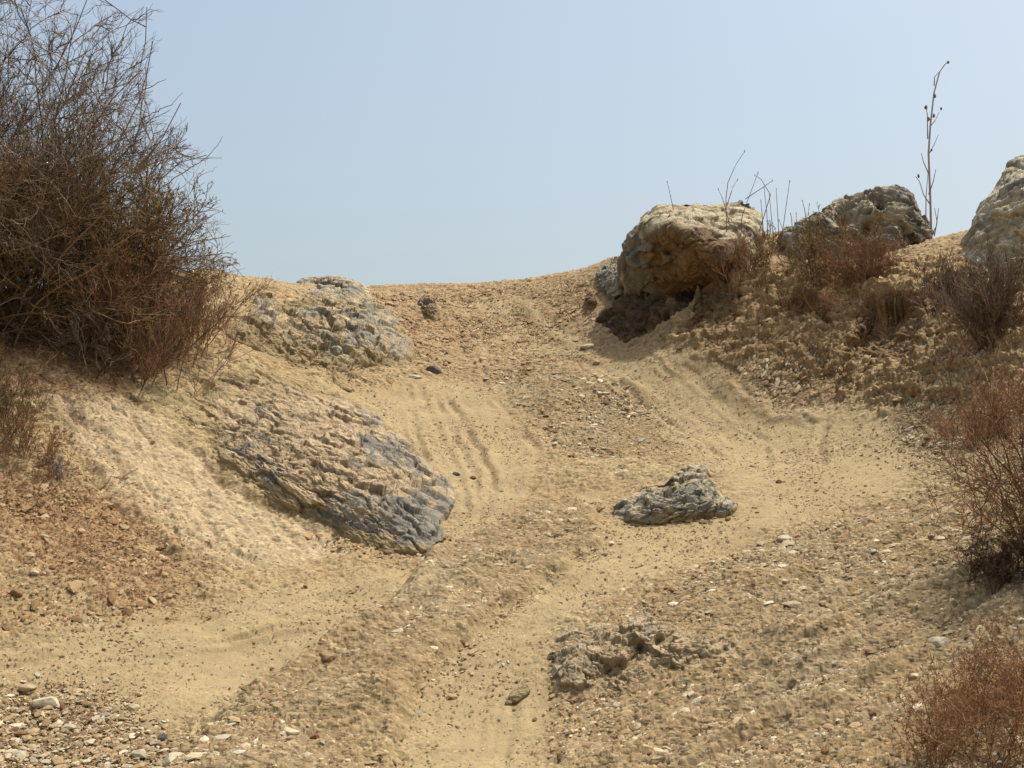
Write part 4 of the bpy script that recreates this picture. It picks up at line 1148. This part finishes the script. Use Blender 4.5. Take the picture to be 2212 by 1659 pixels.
# single dry stalks
def stalk(name, pts, d, r, label, tips=(), side=(), colr=((168,156,142), (140,124,112)), cat='dry stalk', seed=0, pods=()):
    """pts: picture polyline of the main stem at distance d; side: shorter stems; pods: seed heads (x, y, size px)"""
    rng = np.random.RandomState(seed)
    base = unproj(*pts[0], d); e = empty(name, base); tag(e, label, cat)
    def poly(p, dd, n=4):
        q = densify(p, n); w = unproj(q[:, 0], q[:, 1], np.full(len(q), dd))
        w[:, 1] += np.linspace(0, 1, len(q)) * rng.uniform(-.15, .15); return w - base
    P = poly(pts, d)[None]; V, F = tubes(P, r, r * .35, 6)
    mesh_obj('stem', V, F, M_TWIG, e, colors=np.tile(lin(colr[0]), (len(V), 1)))
    for s in side:
        P = poly(s, d)[None]; V, F = tubes(P, r * .5, r * .22, 4)
        mesh_obj('twig', V, F, M_TWIG, e, colors=np.tile(lin(colr[1]), (len(V), 1)))
    for hx, hy, hs in pods:
        c0 = unproj(hx, hy, d) - base; s = hs / FPX * d / 2
        mesh_obj('seed_head', stone_shape(rng.randint(999), (.7, .6, 1.1)) * s + c0, I3[1], M_TWIG, e, colors=np.tile(lin((128,96,76)), (len(I3[0]), 1)))
    return e
stalk('tall_dry_stalk', [(2012,516),(2010,440),(2006,330),(2010,270),(2018,200),(2030,155),(2042,138),(2050,133)], 21.7, 0.017,
      'tall thin dry stalk standing alone against the sky on the right', seed=3,
      side=[[(2008,440),(1996,420),(1988,390),(1980,378)],[(2004,300),(2002,250),(1998,230)],[(2008,380),(1995,350),(1990,330)],[(2008,330),(2020,310),(2032,285)],[(2012,270),(2024,255),(2034,235)],[(2000,500),(1998,430),(2000,380)],
            [(2006,420),(2014,395),(2018,370)],[(2012,510),(2020,490),(2022,455)],[(2018,510),(2024,480),(2018,450)],[(2018,185),(2016,170),(2026,160)]],
      pods=[(2019,207,10),(2006,258,11),(2000,232,10),(2017,250,9),(2033,235,8),(2012,324,7),(1984,380,9),(2048,135,9)])
def stalks(lst, d, label, cat='dry weeds', seed=0):
    rng = np.random.RandomState(seed); base = unproj(*lst[0][0], d); e = empty('dry_weeds', base); tag(e, label, cat)
    for p in lst:
        q = densify(p, 4); w = unproj(q[:, 0], q[:, 1], np.full(len(q), d)); w[:, 1] += np.linspace(0, .2, len(q)) * rng.uniform(-1, 1)
        V, F = tubes((w - base)[None], 0.006, 0.003, 4); mesh_obj('stalk', V, F, M_TWIG, e, colors=np.tile(lin((110,88,76)), (len(V), 1)))
        t = w[-1] - base; mesh_obj('seed_head', stone_shape(rng.randint(999), (.4, .4, 1.6)) * 0.014 + t, I3[1], M_TWIG, e, colors=np.tile(lin((104,76,62)), (len(I3[0]), 1)))
stalks([[(1570,520),(1568,430),(1572,395),(1590,355),(1608,328)],[(1570,445),(1585,400),(1597,380)],[(1575,480),(1560,430),(1550,412)],[(1600,520),(1602,470),(1612,440),(1635,378)],[(1610,430),(1650,405),(1665,396)],
        [(1640,500),(1665,420),(1645,385),(1632,376)]], 22.3, 'tall curved dry weeds rising from the top of the largest boulder', seed=1)
stalks([[(1660,530),(1656,460),(1650,408)],[(1672,530),(1668,460),(1666,412)],[(1684,535),(1680,470),(1676,410)],[(1695,540),(1690,500),(1698,440),(1704,395)],[(1668,535),(1690,500),(1680,480)],[(1650,520),(1645,470),(1640,440)]],
       22.2, 'upright dry weeds in the gap between the two boulders', seed=2)
stalks([[(1742,480),(1738,450),(1734,434)],[(1750,480),(1748,455),(1752,436)],[(1712,500),(1710,470),(1708,462)],[(1722,495),(1722,465),(1724,455)]], 22.3, 'short dry weeds on the left shoulder of the pitted boulder', seed=3)
stalks([[(1456,460),(1450,420),(1444,385)]], 22.8, 'single thin dry stem at the top left of the largest boulder', cat='dry stalk', seed=4)
stalks([[(2096,520),(2102,490),(2104,475)],[(2104,520),(2108,500),(2112,480)]], 20.6, 'short dry stems beside the layered right rock', seed=5)

# fallen branches and leaf litter
def branch(pts, r, label, seed):
    p = densify(pts, 4); w = on_ground(p[:, 0], p[:, 1]); w[:, 2] = surf(w[:, 0], w[:, 1]) + r
    rng = np.random.RandomState(seed); w += rng.normal(0, .008, w.shape); base = w[0].copy()
    V, F = tubes((w - base)[None], r, r * .4, 5)
    o = mesh_obj('fallen_branch', V, F, M_TWIG, colors=np.tile(lin((104,74,52)), (len(V), 1))); o.location = base
    tag(o, label, 'branch')
branch([(40,790),(90,815),(120,835)], 0.014, 'fallen dark branch on the litter below the left thicket', 1)
branch([(215,1050),(250,1035),(300,1010)], 0.006, 'thin pale fallen twig right of the grey dead tuft', 2)
branch([(1800,855),(1850,820),(1880,790)], 0.012, 'dark root lying across the right bank', 3)

rng = np.random.RandomState(77)
q = scatter(16000, LITTER + [[(0,840),(140,850),(120,960),(200,1060),(0,1010)]], rng)
q = q + rng.normal(0, .35, q.shape)
n = len(q); pts = np.stack([q[:, 0], q[:, 1], surf(q[:, 0], q[:, 1]) + 0.004], -1)
d = norm(np.stack([rng.normal(size=n), rng.normal(size=n), rng.normal(0, .25, n) ], -1)); nn = norm_at(q[:, 0], q[:, 1])
d = norm(d - (d * nn).sum(-1, keepdims=True) * nn * .8); r_ = norm(np.cross(nn, d)); L = rng.uniform(.012, .045, (n, 1)); w_ = L * rng.uniform(.12, .5, (n, 1))
V = np.stack([pts, pts + d * L * .5 + r_ * w_ * .5 + nn * L * .2, pts + d * L, pts + d * L * .5 - r_ * w_ * .5 + nn * L * .1], 1).reshape(-1, 3)
litter = mesh_obj('leaf_litter', V, np.arange(n * 4).reshape(n, 4), M_LEAF, smooth=False, colors=colour_by(V, [(174,136,98),(152,112,78),(190,156,116),(128,94,66)], rng, 4, .25))
tag(litter, 'red-brown dead leaves and twigs on the left slope', 'leaf litter', kind='stuff')
print('done', round(time.time() - T0, 1))
